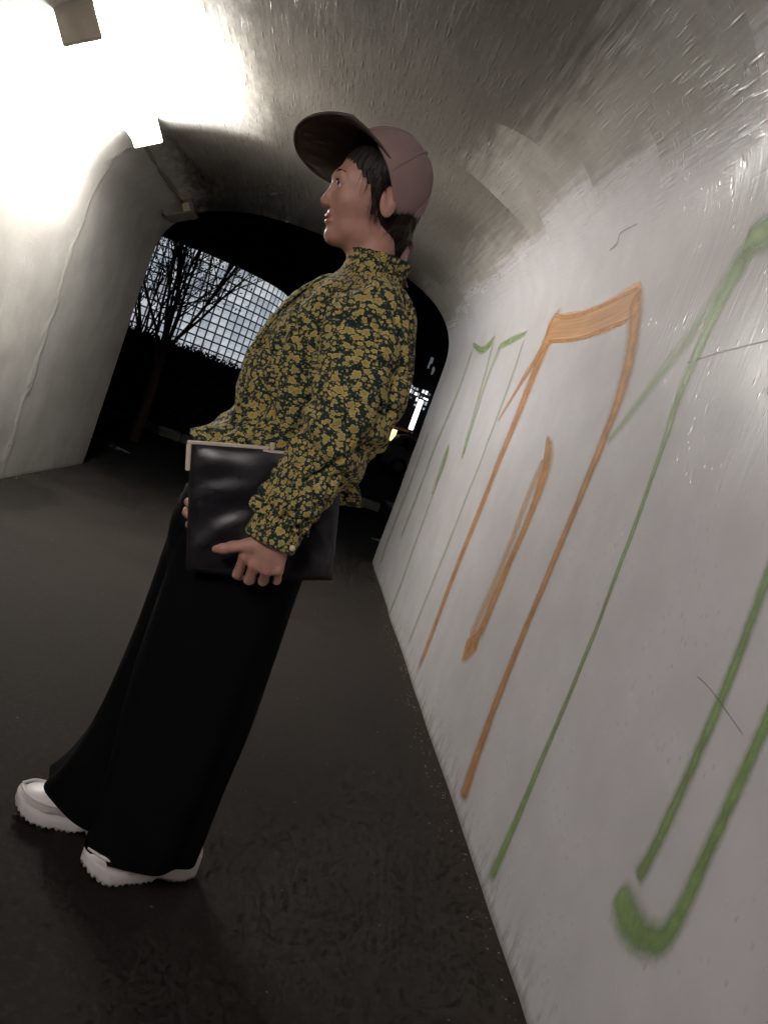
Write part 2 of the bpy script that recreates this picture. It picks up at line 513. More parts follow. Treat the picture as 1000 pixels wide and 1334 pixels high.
# grit and crumbs lying along the foot of the walls and over the floor
M_GRIT = simple('grit', (0.17, 0.15, 0.12), 0.9, 0.2, var=0.4, scale=80)
gv, gf = [], []
for i in range(520):
    if i < 330: x, y = XC + HW - abs(random.gauss(0, 0.035)) - 0.008, random.uniform(0.7, 6.4)
    elif i < 430: x, y = XC - HW + abs(random.gauss(0, 0.04)) + 0.008, random.uniform(2.5, 6.4)
    else: x, y = random.uniform(-1.6, 0.7), random.uniform(0.9, 5.5)
    s = random.uniform(0.0012, 0.0042) * (0.8 if i >= 430 else 1.0)
    b = len(gv); a0 = random.random() * 6.28
    for k in range(4):
        a = a0 + k * 1.571; q = s * random.uniform(0.6, 1.3)
        gv.append((x + math.cos(a) * q, y + math.sin(a) * q, 0.0042))
    gv.append((x, y, 0.0042 + s * random.uniform(0.5, 1.0)))
    gf += [(b, b + 1, b + 4), (b + 1, b + 2, b + 4), (b + 2, b + 3, b + 4), (b + 3, b, b + 4)]
tag(pydata('grit', gv, gf, M_GRIT, smooth=False), 'pale grit and crumbs scattered along the foot of the tunnel walls', 'grit', kind='stuff')

# ------------------------------------------------------------------ sprayed notes on the right-hand wall: (along tunnel, up the wall, width)
NOTES = {
 'orange_beam_note': [
  ('o', 'stem', [(3.500, 0.028, 0.0800), (3.505, 0.631, 0.0942), (3.449, 1.181, 0.1058), (3.414, 1.531, 0.1336), (3.401, 1.667, 0.1661), (3.455, 1.766, 0.1025)]),
  ('o', 'tick', [(3.779, 1.268, 0.0279), (3.615, 1.435, 0.0533), (3.449, 1.603, 0.0871), (3.446, 1.758, 0.1171)]),
  ('o', 'beam', [(3.477, 1.689, 0.1253), (3.316, 1.681, 0.1166), (2.940, 1.654, 0.1154), (2.662, 1.655, 0.1272), (2.494, 1.670, 0.1304), (2.444, 1.682, 0.0882)]),
  ('o', 'edge', [(3.404, 1.633, 0.0177), (2.965, 1.598, 0.0197), (2.679, 1.601, 0.0199), (2.457, 1.605, 0.0184)]),
  ('o', 'edge', [(3.473, 1.762, 0.0196), (3.199, 1.715, 0.0205), (2.826, 1.703, 0.0217), (2.463, 1.715, 0.0168)]),
  ('o', 'stem', [(2.479, 1.712, 0.0541), (2.435, 1.646, 0.0863), (2.350, 1.539, 0.0832), (2.284, 1.415, 0.0902), (2.265, 1.286, 0.0727), (2.273, 1.061, 0.0607), (2.300, 0.704, 0.0553), (2.320, 0.358, 0.0715), (2.309, 0.131, 0.0882), (2.297, 0.044, 0.0970)]),
 ],
 'orange_bar_note': [
  ('o', 'stem', [(2.877, 1.218, 0.0162), (2.778, 1.157, 0.0787), (2.720, 1.075, 0.1248), (2.700, 0.941, 0.0848), (2.735, 0.685, 0.0861), (2.759, 0.442, 0.1073)]),
  ('o', 'faint', [(2.803, 1.139, 0.0505), (2.816, 1.009, 0.0715), (2.806, 0.729, 0.0812), (2.847, 0.539, 0.0908), (2.867, 0.420, 0.0926)]),
  ('o', 'blob', [(2.886, 0.364, 0.0738), (2.819, 0.403, 0.1007), (2.736, 0.461, 0.0797)]),
 ],
 'green_flag_note': [
  ('g', 'stem', [(1.876, 0.029, 0.0610), (1.866, 0.166, 0.0466), (1.854, 0.373, 0.0323), (1.834, 0.772, 0.0226), (1.862, 1.179, 0.0271), (1.881, 1.325, 0.0411), (1.880, 1.447, 0.0516), (1.854, 1.584, 0.0654), (1.821, 1.704, 0.1007)]),
  ('g', 'faint', [(2.231, 1.205, 0.0262), (2.157, 1.279, 0.0409), (2.065, 1.378, 0.0548), (1.930, 1.534, 0.0717), (1.846, 1.669, 0.0929), (1.804, 1.727, 0.1161)]),
  ('g', 'blob', [(1.852, 1.715, 0.0735), (1.803, 1.725, 0.0883), (1.712, 1.714, 0.0851), (1.599, 1.703, 0.0736)]),
  ('g', 'stem', [(1.587, 1.723, 0.0347), (1.474, 1.656, 0.0390), (1.402, 1.467, 0.0447), (1.339, 1.264, 0.0398)]),
 ],
 'green_hook_note': [
  ('g', 'stem', [(1.269, 1.157, 0.0352), (1.266, 1.017, 0.0332), (1.257, 0.869, 0.0332), (1.254, 0.658, 0.0354), (1.269, 0.498, 0.0371), (1.285, 0.424, 0.0426)]),
  ('g', 'blob', [(1.330, 0.388, 0.050), (1.275, 0.370, 0.080), (1.205, 0.374, 0.070), (1.155, 0.404, 0.056), (1.136, 0.460, 0.044), (1.131, 0.550, 0.037), (1.127, 0.660, 0.0345), (1.121, 0.808, 0.0321), (1.117, 0.938, 0.0317)]),
 ],
 'green_small_note': [
  ('g', 'blob', [(5.442, 1.821, 0.0271), (5.051, 1.743, 0.0424), (4.855, 1.740, 0.0666), (4.692, 1.777, 0.0535)]),
  ('g', 'stem', [(4.461, 1.708, 0.0379), (4.197, 1.717, 0.0473), (3.876, 1.727, 0.0272)]),
  ('g', 'faint', [(5.372, 1.793, 0.0998), (5.340, 1.479, 0.1068), (5.446, 1.122, 0.1096), (5.486, 0.754, 0.1123), (5.528, 0.377, 0.1138)]),
  ('g', 'faint', [(4.683, 1.757, 0.0451), (4.562, 1.497, 0.0676), (4.438, 1.220, 0.0862), (4.329, 1.044, 0.0603)]),
  ('g', 'faint', [(4.415, 1.704, 0.0979), (4.463, 1.515, 0.0744), (4.405, 1.288, 0.0693), (4.340, 1.061, 0.0683)]),
  ('g', 'faint', [(3.885, 1.713, 0.0351), (3.824, 1.463, 0.0543), (3.832, 1.111, 0.0372), (3.881, 0.705, 0.0570), (3.908, 0.330, 0.0582), (3.923, 0.053, 0.0588)]),
  ('g', 'stem', [(4.945, 1.112, 0.0542), (4.882, 0.989, 0.1452), (4.861, 0.789, 0.0894)]),
  ('g', 'faint', [(4.829, 0.817, 0.0587), (4.798, 0.520, 0.0880), (4.775, 0.172, 0.0872), (4.801, 0.013, 0.0845)]),
  ('g', 'faint', [(6.044, 1.198, 0.0910), (6.076, 0.698, 0.1376), (6.130, 0.279, 0.1428), (6.043, 0.103, 0.1334)]),
 ],
 'crack': [
  ('k', 'crack', [(1.918, 1.428, 0.0047), (1.798, 1.440, 0.0066), (1.683, 1.447, 0.0060), (1.540, 1.453, 0.0054), (1.373, 1.457, 0.0048)]),
  ('k', 'crack', [(2.879, 1.914, 0.0078), (2.799, 1.922, 0.0148), (2.764, 1.950, 0.0077), (2.615, 1.948, 0.0059)]),
  ('k', 'crack', [(1.351, 0.795, 0.0030), (1.287, 0.788, 0.0030), (1.156, 0.758, 0.0035)]),
 ],
}


def mat_spray(name, dark, light, alpha, soft):
    t = NT(name)
    uv = t.coord('UV'); u, v, _ = t.sep(uv)
    co = t.coord()
    edge = t.math('ABSOLUTE', t.math('MULTIPLY_ADD', v, 2.0, -1.0))
    nz = t.noise(co, 60.0, 4.0, 0.7)
    fl = t.noise(t.mapping(uv, (3, 14, 1)), 1.0, 4.0, 0.6) if 'wash' in name else t.noise(co, 16.0, 3.0, 0.6)
    e = t.math('ADD', edge, t.math('MULTIPLY', t.math('SUBTRACT', nz, 0.5), 0.35))
    a = t.mapr(e, 1.0 - soft, 1.0, 1.0, 0.0, smooth=True)
    ends = t.mapr(t.math('ABSOLUTE', t.math('MULTIPLY_ADD', t.math('FRACT', u), 2.0, -1.0)), 0.90, 1.0, 1.0, 0.0, smooth=True)
    a = t.math('MULTIPLY', t.math('MULTIPLY', a, ends), t.mapr(fl, 0.25, 0.6, alpha * 0.72, alpha))
    c = t.mix(t.mapr(fl, 0.3, 0.7), dark, light)
    c = t.mix(t.mapr(edge, 0.35, 1.0, 0.0, 0.75), c, [min(1.0, q * 1.45 + 0.02) for q in light])      # thin overspray shows paler
    p = t.principled(c, 0.38, t.bump(t.noise(co, 140.0, 3.0), 0.35, 0.003), 0.5)
    tr = t.n('BsdfTransparent'); mx = t.n('MixShader')
    t.put(mx.inputs[0], a); t.put(mx.inputs[1], tr.outputs[0]); t.put(mx.inputs[2], p)
    return t.done(mx.outputs[0])
OD, OL = (0.33, 0.145, 0.045), (0.44, 0.235, 0.10)
GD, GL = (0.145, 0.225, 0.062), (0.21, 0.30, 0.115)
SPRAY = {('o', 'stem'): mat_spray('orange_spray', OD, OL, 0.88, 0.95), ('o', 'tick'): mat_spray('orange_spray_thin', OD, OL, 0.8, 0.85),
         ('o', 'beam'): mat_spray('orange_spray_wash', OL, (0.50, 0.27, 0.13), 0.75, 0.25), ('o', 'edge'): mat_spray('orange_spray_edge', OD, OL, 0.8, 0.8),
         ('o', 'faint'): mat_spray('orange_spray_faint', OL, (0.50, 0.30, 0.16), 0.55, 0.9), ('o', 'blob'): mat_spray('orange_spray_blob', OD, OL, 0.85, 0.7),
         ('g', 'stem'): mat_spray('green_spray', GD, GL, 0.86, 1.0), ('g', 'faint'): mat_spray('green_spray_faint', GL, (0.28, 0.37, 0.20), 0.48, 0.95),
         ('g', 'blob'): mat_spray('green_spray_blob', GD, GL, 0.9, 0.95), ('k', 'crack'): mat_spray('dark_crack', (0.16, 0.15, 0.15), (0.25, 0.24, 0.24), 0.55, 0.7)}
NOTE_LABEL = {'orange_beam_note': 'tall orange double note with a wide washed beam between two dripping stems',
              'orange_bar_note': 'short orange hooked bar with a square blob at its foot, between the tall orange stems',
              'green_flag_note': 'green note with a forked top and one thin stem running to the floor',
              'green_hook_note': 'thick green pair of stems with a heavy hook at the foot',
              'green_small_note': 'faint thin green notes near the tunnel mouth',
              'crack': 'dark hairline cracks in the white paint'}
layer = 0
for nname, strokes in NOTES.items():
    layer = 0
    root = empty('painted_note' if nname != 'crack' else 'hairline_crack')
    root.parent = tunnel
    tag(root, NOTE_LABEL[nname])
    for col_, kind, pts in strokes:
        layer += 1
        K = np.array(pts, float)
        K[:, 1] = np.maximum(K[:, 1], 0.006)
        t = np.linspace(0, len(K) - 1, (len(K) - 1) * 14 + 1)
        C = catmull(K, t)
        W = np.maximum(C[:, 2], 0.002) * (1.48 if kind in ('stem', 'faint', 'tick', 'blob') else 1.2)
        T = np.gradient(C[:, :2], axis=0); T /= np.linalg.norm(T, axis=1, keepdims=True) + 1e-9
        Nn = np.stack([-T[:, 1], T[:, 0]], 1)
        nc = 7
        w = np.linspace(-0.5, 0.5, nc)
        Q = C[:, None, :2] + Nn[:, None, :] * (W[:, None] * w[None])[..., None]
        Pw = wall_point(Q[..., 0], np.maximum(Q[..., 1], 0.004), 0.0006 + 0.00018 * layer)
        me = bpy.data.meshes.new('stroke')
        me.from_pydata(Pw.reshape(-1, 3).tolist(), [], gridfaces(len(t), nc))
        U = np.repeat((t / (len(K) - 1) * 0.9998 + 0.0001)[:, None], nc, 1); V = np.repeat((w + 0.5)[None], len(t), 0)
        set_uv(me, np.stack([U, V], 2).reshape(-1, 2))
        link('stroke', me, SPRAY[(col_, kind)], root)

# ------------------------------------------------------------------ tunnel lamps on the left shoulder of the vault
M_LAMP = emitter('lit_diffuser', (1.0, 0.965, 0.905), 120.0)
M_LAMP_WEAK = emitter('ageing_lit_diffuser', (1.0, 0.94, 0.935), 76.0)
M_LAMPCASE = simple('lamp_case', (0.62, 0.56, 0.48), 0.5, 0.5, var=0.15)
M_PIPE = simple('grey_conduit', (0.17, 0.155, 0.135), 0.6, 0.4)
LAMP_A = math.radians(33.0)
def tunnel_lamp(yfar, length, label, glow=None):
    base = Vector((-1.452, 0, 2.180))
    M = Matrix.Translation((base.x, yfar - length, base.z)) @ Matrix.Rotation(-LAMP_A, 4, 'Y')
    # local axes: x along the shoulder slope, y along the tunnel, -z out of the vault
    root = empty('tunnel_lamp', (base.x, yfar - length, base.z))
    def add(name, lo, hi, mat, bev=0.004):
        o = boxobj(name, lo, hi, mat, None, bev, M)
        return keep(o, root)
    add('backplate', (-0.060, -0.004, 0.046), (0.060, length + 0.004, 0.07), M_LAMPCASE)
    add('diffuser', (-0.068, 0.022, -0.128), (0.068, length - 0.016, 0.045), glow or M_LAMP, 0.012)
    add('end_cap', (-0.078, length - 0.014, -0.140), (0.078, length + 0.006, 0.05), M_LAMPCASE)
    add('end_cap', (-0.078, -0.006, -0.140), (0.078, 0.018, 0.05), M_LAMPCASE)
    tag(root, label, 'lamp', 'strip lamps along the shoulder of the tunnel vault')
    return root
tunnel_lamp(4.60, 1.20, 'glaring white strip lamp on the vault beyond the person')
tunnel_lamp(-0.35, 1.20, 'lit strip lamp on the vault on the near side of the person', M_LAMP_WEAK)

# conduit running from the lamp to a small junction box near the tunnel mouth
jb = empty('junction_box', (-1.36, 6.2, 2.25))
pj, nj = wall_xz(np.array(4.42))
Mj = Matrix.Translation((pj[0], 6.25, pj[1])) @ Matrix.Rotation(-math.radians(30), 4, 'Y')
keep(boxobj('case', (-0.11, -0.10, -0.085), (0.11, 0.14, 0.03), M_PIPE, None, 0.008, Mj), jb)
keep(boxobj('cover', (0.035, -0.106, -0.078), (0.085, -0.1005, -0.018), simple('beige_cover', (0.55, 0.47, 0.34), 0.5), None, 0.002, Mj), jb)
keep(boxobj('cable_gland', (-0.16, -0.02, -0.05), (-0.112, 0.03, -0.01), M_PIPE, None, 0.008, Mj), jb)
tag(jb, 'small brown junction box with a beige cover on the vault by the tunnel mouth', 'junction box')
cy = np.linspace(4.66, 6.14, 9)
cond = tube('conduit', wall_point(cy, np.full(9, 4.385) + 0.006 * np.sin(cy * 5), 0.016), 0.011, M_PIPE, None, 10, 4)
tag(cond, 'thin grey conduit running along the vault from the lamp to the junction box', 'conduit')

# ------------------------------------------------------------------ person: body as one surface from a signed distance field
PY = 1.62                                                   # the person's mid plane along the tunnel
class Field:
    def __init__(self, lo, hi, h):
        self.lo = np.array(lo, float); self.h = h
        self.n = np.ceil((np.array(hi) - self.lo) / h).astype(int) + 1
        self.v = np.full(self.n, 0.05, np.float32)
        self.ax = [self.lo[i] + h * np.arange(self.n[i]) for i in range(3)]
    def _slab(self, a, b):
        i0 = np.clip(np.floor((a - self.lo) / self.h).astype(int), 0, self.n - 1)
        i1 = np.clip(np.ceil((b - self.lo) / self.h).astype(int) + 1, 1, self.n)
        sl = tuple(slice(p, q) for p, q in zip(i0, i1))
        X, Y, Z = np.meshgrid(*[self.ax[k][sl[k]] for k in range(3)], indexing='ij')
        return sl, X, Y, Z
    def _put(self, sl, d, k, sub=False):
        o = self.v[sl]
        if sub:
            d = -d
            hh = np.clip(0.5 - 0.5 * (o - d) / k, 0, 1)
            self.v[sl] = o * (1 - hh) + d * hh + k * hh * (1 - hh)
        else:
            hh = np.clip(0.5 + 0.5 * (o - d) / k, 0, 1)
            self.v[sl] = o * (1 - hh) + d * hh - k * hh * (1 - hh)
    def cone(self, a, b, ra, rb, k=0.01):
        a, b = np.array(a, float), np.array(b, float)
        m = max(ra, rb) + 0.045
        sl, X, Y, Z = self._slab(np.minimum(a, b) - m, np.maximum(a, b) + m)
        ab = b - a; L = ab.dot(ab) + 1e-12
        t = np.clip(((X - a[0]) * ab[0] + (Y - a[1]) * ab[1] + (Z - a[2]) * ab[2]) / L, 0, 1)
        d = np.sqrt((X - a[0] - t * ab[0]) ** 2 + (Y - a[1] - t * ab[1]) ** 2 + (Z - a[2] - t * ab[2]) ** 2) - (ra + (rb - ra) * t)
        self._put(sl, d.astype(np.float32), k)
    def chain(self, pts, rr, k=0.01):
        for i in range(len(pts) - 1): self.cone(pts[i], pts[i + 1], rr[i], rr[i + 1], k)
    def ell(self, c, r, k=0.01, R=None, sub=False):
        c = np.array(c, float); r = np.array(r, float); m = r.max() + 0.045
        sl, X, Y, Z = self._slab(c - m, c + m)
        Q = [X - c[0], Y - c[1], Z - c[2]]
        if R is not None:
            R = np.array(R, float)
            Q = [R[i, 0] * Q[0] + R[i, 1] * Q[1] + R[i, 2] * Q[2] for i in range(3)]
        k0 = np.sqrt(sum((q / s) ** 2 for q, s in zip(Q, r)))
        k1 = np.sqrt(sum((q / s ** 2) ** 2 for q, s in zip(Q, r))) + 1e-9
        self._put(sl, (k0 * (k0 - 1) / k1).astype(np.float32), k, sub)
    def mesh(self):
        v = self.v; n = np.array(v.shape) - 1
        ins = v < 0
        cnt = np.zeros(n, np.int8)
        for a in (0, 1):
            for b in (0, 1):
                for c in (0, 1):
                    cnt += ins[a:n[0] + a, b:n[1] + b, c:n[2] + c]
        act = np.argwhere((cnt > 0) & (cnt < 8))
        idx = np.full(n, -1, np.int32); idx[tuple(act.T)] = np.arange(len(act))
        acc = np.zeros((len(act), 3)); num = np.zeros(len(act))
        cor = [(a, b, c) for a in (0, 1) for b in (0, 1) for c in (0, 1)]
        for p in cor:
            for ax in range(3):
                if p[ax]: continue
                q = list(p); q[ax] = 1
                A = v[act[:, 0] + p[0], act[:, 1] + p[1], act[:, 2] + p[2]]; B = v[act[:, 0] + q[0], act[:, 1] + q[1], act[:, 2] + q[2]]
                s = (A < 0) != (B < 0)
                t = np.where(s, A / np.where(s, A - B, 1), 0)
                pt = np.repeat(np.array(p, float)[None], len(act), 0); pt[:, ax] += t
                acc[s] += pt[s]; num[s] += 1
        V = self.lo + self.h * (act + acc / num[:, None])
        F = []
        for ax in range(3):
            o1, o2 = [(1, 2), (2, 0), (0, 1)][ax]
            sl0 = [slice(None)] * 3; sl1 = [slice(None)] * 3
            sl0[ax] = slice(0, -1); sl1[ax] = slice(1, None)
            E = np.argwhere(ins[tuple(sl0)] != ins[tuple(sl1)])
            E = E[(E[:, o1] > 0) & (E[:, o2] > 0) & (E[:, o1] < n[o1]) & (E[:, o2] < n[o2])]
            d1 = np.zeros(3, int); d1[o1] = 1; d2 = np.zeros(3, int); d2[o2] = 1
            q = [idx[tuple((E - k).T)] for k in (d1 + d2, d2, 0 * d1, d1)]
            q = np.stack([idx[tuple((E - d1 - d2).T)], idx[tuple((E - d2).T)], idx[tuple(E.T)], idx[tuple((E - d1).T)]], 1)
            flip = ~ins[tuple(E.T)]
            q[flip] = q[flip][:, ::-1]
            F.append(q)
        return V, np.concatenate(F)

def mesh_np(name, V, F, mat, parent=None):
    me = bpy.data.meshes.new(name)
    me.vertices.add(len(V)); me.vertices.foreach_set('co', np.asarray(V, np.float32).ravel())
    me.loops.add(F.size); me.loops.foreach_set('vertex_index', F.astype(np.int32).ravel())
    me.polygons.add(len(F)); me.polygons.foreach_set('loop_start', (np.arange(len(F)) * F.shape[1]).astype(np.int32))
    me.update(calc_edges=True); me.validate()
    return link(name, me, mat, parent)

# head frame: forward, left, up (looking towards the left wall, a little towards the camera, chin slightly down)
def unit(v): v = np.array(v, float); return v / np.linalg.norm(v)
HS = 0.93
HC = np.array([-0.050, PY, 1.437])
_pd, _yw = math.radians(-7), math.radians(13)
HF = unit([-math.cos(_yw) * math.cos(_pd), -math.sin(_yw) * math.cos(_pd), math.sin(_pd)])
HL = unit(np.cross([0, 0, 1], HF)); HU = np.cross(HF, HL)
HR = np.stack([HF, HL, HU])
def hp(a, b, c): return HC + HS * (a * HF + b * HL + c * HU)

B = Field((-0.37, 1.33, 0.0), (0.20, 1.88, 1.60), 0.003)
# torso and neck
B.ell((-0.035, PY, 1.02), (0.085, 0.115, 0.17), 0.03)
B.ell((-0.020, PY, 1.14), (0.085, 0.125, 0.12), 0.04)
B.ell((-0.070, PY, 0.86), (0.105, 0.125, 0.13), 0.04)
B.cone((0.005, PY, 1.20), (-0.024, PY, 1.36), 0.055, 0.044, 0.03)
B.cone((0.012, PY - 0.13, 1.205), (0.0, PY + 0.13, 1.205), 0.042, 0.042, 0.04)
# left arm (camera side): upper arm, forearm, hand laid over the lower edge of the bag
SH_L, EL_L, WR_L = (0.022, 1.475, 1.20), (0.050, 1.400, 0.975), (-0.008, 1.388, 0.789)
B.chain([SH_L, EL_L], [0.042, 0.027], 0.03)
B.chain([EL_L, (0.030, 1.397, 0.905), WR_L], [0.027, 0.026, 0.0205], 0.02)
mcp = [(-0.053, 1.389, 0.709), (-0.030, 1.384, 0.701), (-0.007, 1.385, 0.699), (0.014, 1.391, 0.704)]
pip = [(-0.056, 1.408, 0.669), (-0.032, 1.405, 0.667), (-0.006, 1.407, 0.673), (0.018, 1.409, 0.682)]
dip = [(-0.052, 1.438, 0.661), (-0.029, 1.438, 0.661), (-0.004, 1.438, 0.668), (0.019, 1.436, 0.678)]
tip = [(-0.046, 1.462, 0.670), (-0.026, 1.464, 0.671), (-0.002, 1.463, 0.678), (0.018, 1.456, 0.686)]
def hs(q): return np.array(WR_L) + (np.asarray(q, float) - np.array([-0.008, 1.388, 0.775])) * 0.93     # hand set back to life size
mcp, pip, dip, tip = [[hs(q) for q in l] for l in (mcp, pip, dip, tip)]
B.cone(hs((-0.006, 1.388, 0.785)), hs((-0.018, 1.388, 0.735)), 0.021, 0.0195, 0.012)
for i in range(4):
    w = np.array(WR_L) + np.array([-0.012 + 0.007 * i, 0, -0.008])
    B.cone(w, mcp[i], 0.0145, 0.0110 - (0.001 if i == 3 else 0), 0.012)
for i in range(4):
    r = [0.0098, 0.0102, 0.0097, 0.0085][i]
    B.cone(mcp[i], pip[i], r, r * 0.92, 0.003)
    B.chain([pip[i], dip[i], tip[i]], [r * 0.92, r * 0.84, r * 0.70], 0.003)
    B.ell(np.array(mcp[i]) + [0.0, -0.005, 0.003], (0.0075, 0.0065, 0.0085), 0.004)
B.chain([hs((-0.018, 1.387, 0.754)), hs((-0.050, 1.382, 0.735)), hs((-0.080, 1.378, 0.722))], [0.0145, 0.0118, 0.0098], 0.008)
B.chain([hs((-0.080, 1.378, 0.722)), hs((-0.096, 1.380, 0.712)), hs((-0.108, 1.386, 0.706))], [0.0098, 0.0092, 0.0070], 0.004)
# right arm: across behind the bag, fingers round its left edge
SH_R, EL_R, WR_R = (0.0, 1.765, 1.20), (-0.01, 1.770, 0.98), (-0.135, 1.590, 0.800)
B.chain([SH_R, EL_R], [0.044, 0.035], 0.03)
B.chain([EL_R, WR_R], [0.035, 0.021], 0.02)
B.chain([WR_R, (-0.165, 1.530, 0.775)], [0.023, 0.021], 0.012)
for i in range(4):
    z = 0.797 - 0.019 * i; e = [0.004, 0.0, 0.001, 0.006][i]
    B.chain([(-0.165, 1.530, 0.785 - 0.014 * i), (-0.170 + e * 2.5, 1.482, z), (-0.179 + e * 2.5, 1.458, z - 0.002), (-0.172 + e * 2.5, 1.442, z - 0.004)], [0.0110, 0.0088, 0.0080, 0.0066], 0.003)
B.chain([(-0.150, 1.545, 0.792), (-0.165, 1.500, 0.825), (-0.150, 1.475, 0.838)], [0.013, 0.010, 0.0075], 0.006)
# legs and feet
ANK_N, ANK_F = (-0.015, 1.582, 0.10), (-0.150, 1.665, 0.10)
B.chain([(-0.055, 1.560, 0.84), (-0.070, 1.560, 0.46), (-0.040, 1.575, 0.30), ANK_N], [0.082, 0.050, 0.048, 0.032], 0.03)
B.chain([(-0.075, 1.680, 0.84), (-0.130, 1.672, 0.46), (-0.130, 1.668, 0.30), ANK_F], [0.082, 0.050, 0.048, 0.032], 0.03)
B.chain([ANK_N, (0.030, 1.605, 0.055)], [0.03, 0.026], 0.01)
B.chain([ANK_N, (-0.090, 1.537, 0.050), (-0.130, 1.515, 0.040)], [0.03, 0.026, 0.016], 0.01)
B.chain([ANK_F, (-0.115, 1.665, 0.055)], [0.03, 0.026], 0.01)
B.chain([ANK_F, (-0.250, 1.660, 0.050), (-0.300, 1.658, 0.040)], [0.03, 0.026, 0.018], 0.01)
# head and face
E3 = lambda c, r, k, sub=False: B.ell(hp(*c), np.array(r) * HS, k, HR, sub)
E3((-0.008, 0, 0.028), (0.090, 0.074, 0.087), 0.02)
E3((0.034, 0, -0.030), (0.058, 0.056, 0.080), 0.03)
E3((0.030, 0, -0.078), (0.046, 0.047, 0.030), 0.02)
E3((0.069, 0, -0.099), (0.019, 0.020, 0.017), 0.016)
for s in (-1, 1):
    E3((0.053, 0.036 * s, -0.028), (0.031, 0.025, 0.027), 0.018)
    E3((0.094, 0.030 * s, 0.003), (0.014, 0.019, 0.011), 0.014, True)
    E3((0.073, 0.030 * s, 0.004), (0.0165, 0.0175, 0.0125), 0.006)
    E3((0.097, 0.0105 * s, -0.040), (0.0085, 0.0075, 0.0065), 0.005)
    E3((-0.012, 0.075 * s, -0.016), (0.018, 0.0085, 0.031), 0.006)
    E3((-0.009, 0.084 * s, -0.012), (0.009, 0.005, 0.016), 0.004, True)
E3((0.083, 0, 0.022), (0.012, 0.042, 0.010), 0.016)
B.cone(hp(0.084, 0, 0.008), hp(0.103, 0, -0.033), 0.0070 * HS, 0.0085 * HS, 0.008)
E3((0.0845, 0, -0.061), (0.0110, 0.0210, 0.0058), 0.007)
E3((0.0825, 0, -0.0725), (0.0110, 0.0180, 0.0064), 0.007)
E3((0.0965, 0, -0.0665), (0.010, 0.022, 0.0010), 0.004, True)
BV, BF = B.mesh()

def mat_skin():
    t = NT('skin')
    co = t.coord()
    a = t.n('Attribute'); a.attribute_name = 'tint'
    n = t.noise(co, 45.0, 4.0)
    c = t.mix(t.mapr(n, 0.3, 0.7), (0.40, 0.205, 0.160), (0.49, 0.280, 0.215))
    c = t.mix(t.mapr(t.noise(co, 14.0, 3.0), 0.35, 0.7, 0.0, 0.45), c, (0.44, 0.19, 0.145))
    c = t.mix(t.mapr(t.noise(co, 260.0, 2.0), 0.62, 0.75, 0.0, 0.25), c, (0.30, 0.15, 0.11))
    c = t.mix(a.outputs['Fac'], c, (0.36, 0.085, 0.075))
    return t.done(t.principled(c, 0.48, t.bump(t.noise(co, 500.0, 2.0), 0.12, 0.001), 0.4, Subsurface_Weight=0.08, Subsurface_Radius=(0.008, 0.003, 0.002)))
person = mesh_np('person', BV, BF, mat_skin())
person['label'] = 'person in a patterned mustard blouse, black wide trousers and pink cap, holding a black clutch'
person['category'] = 'person'
lipd = np.minimum(np.linalg.norm(((BV - hp(0.089, 0, -0.061)) @ HR.T) / (np.array([0.012, 0.020, 0.0058]) * HS), axis=1),
                  np.linalg.norm(((BV - hp(0.087, 0, -0.0725)) @ HR.T) / (np.array([0.012, 0.0175, 0.0062]) * HS), axis=1))
at = person.data.attributes.new('tint', 'FLOAT', 'POINT')
at.data.foreach_set('value', (np.clip((1.25 - lipd) / 0.35, 0, 1) * 0.8).astype(np.float32))

# eyes, brows and lashes
M_EYE = simple('eye_white', (0.70, 0.66, 0.62), 0.15, 0.5, var=0.05)
M_IRIS = simple('iris', (0.02, 0.012, 0.008), 0.1, 0.5)
M_HAIR = None
def ball(name, c, r, mat, parent, R=None, seg=20):
    bm = bmesh.new(); bmesh.ops.create_uvsphere(bm, u_segments=seg, v_segments=seg // 2 + 2, radius=1.0)
    Rm = np.eye(3) if R is None else np.array(R).T
    for v in bm.verts:
        v.co = Vector(np.array(c) + Rm @ (np.array(v.co) * np.array(r)))
    return frombm(name, bm, mat, parent, True)
for s in (-1, 1):
    ey = ball('eye', hp(0.0790, 0.030 * s, 0.001), np.array([0.0112] * 3) * HS, M_EYE, person)
    ball('iris', hp(0.0855, 0.0318 * s, 0.001), np.array([0.0056, 0.0066, 0.0066]) * HS, M_IRIS, ey, HR)

def mat_hair():
    t = NT('dark_hair')
    co = t.coord()
    n = t.noise(t.mapping(co, (190, 190, 16)), 1.0, 3.0, 0.6)
    c = t.mix(t.mapr(n, 0.35, 0.7), (0.006, 0.004, 0.003), (0.030, 0.018, 0.013))
    return t.done(t.principled(c, 0.55, t.bump(n, 0.6, 0.003), 0.3))
M_HAIR = mat_hair()
H = Field(hp(0, 0, 0) - 0.17, hp(0, 0, 0) + np.array([0.17, 0.17, 0.17]), 0.003)
HE = lambda c, r, k, sub=False: H.ell(hp(*c), np.array(r) * HS, k, HR, sub)
HE((-0.010, 0, 0.030), (0.0925, 0.0785, 0.0895), 0.01)
HE((-0.040, 0, -0.030), (0.050, 0.062, 0.060), 0.03)
H.cone(hp(-0.060, 0, -0.06), hp(-0.060, 0, -0.112), 0.032, 0.022, 0.02)
for s in (-1, 1):
    H.cone(hp(0.012, 0.072 * s, 0.020), hp(0.014, 0.068 * s, -0.045), 0.010, 0.004, 0.01)
HE((0.088, 0, -0.030), (0.064, 0.090, 0.080), 0.010, True)
HV, HFc = H.mesh()
q = (HV - HC) @ HR.T
ang = np.arctan2(q[:, 1], q[:, 0] + 0.02)
HV = HV + ((HV - hp(-0.02, 0, 0.0)) / 0.09) * (0.0008 * np.sin(ang * 46 + 3 * vnoise(HV * 40)))[:, None]
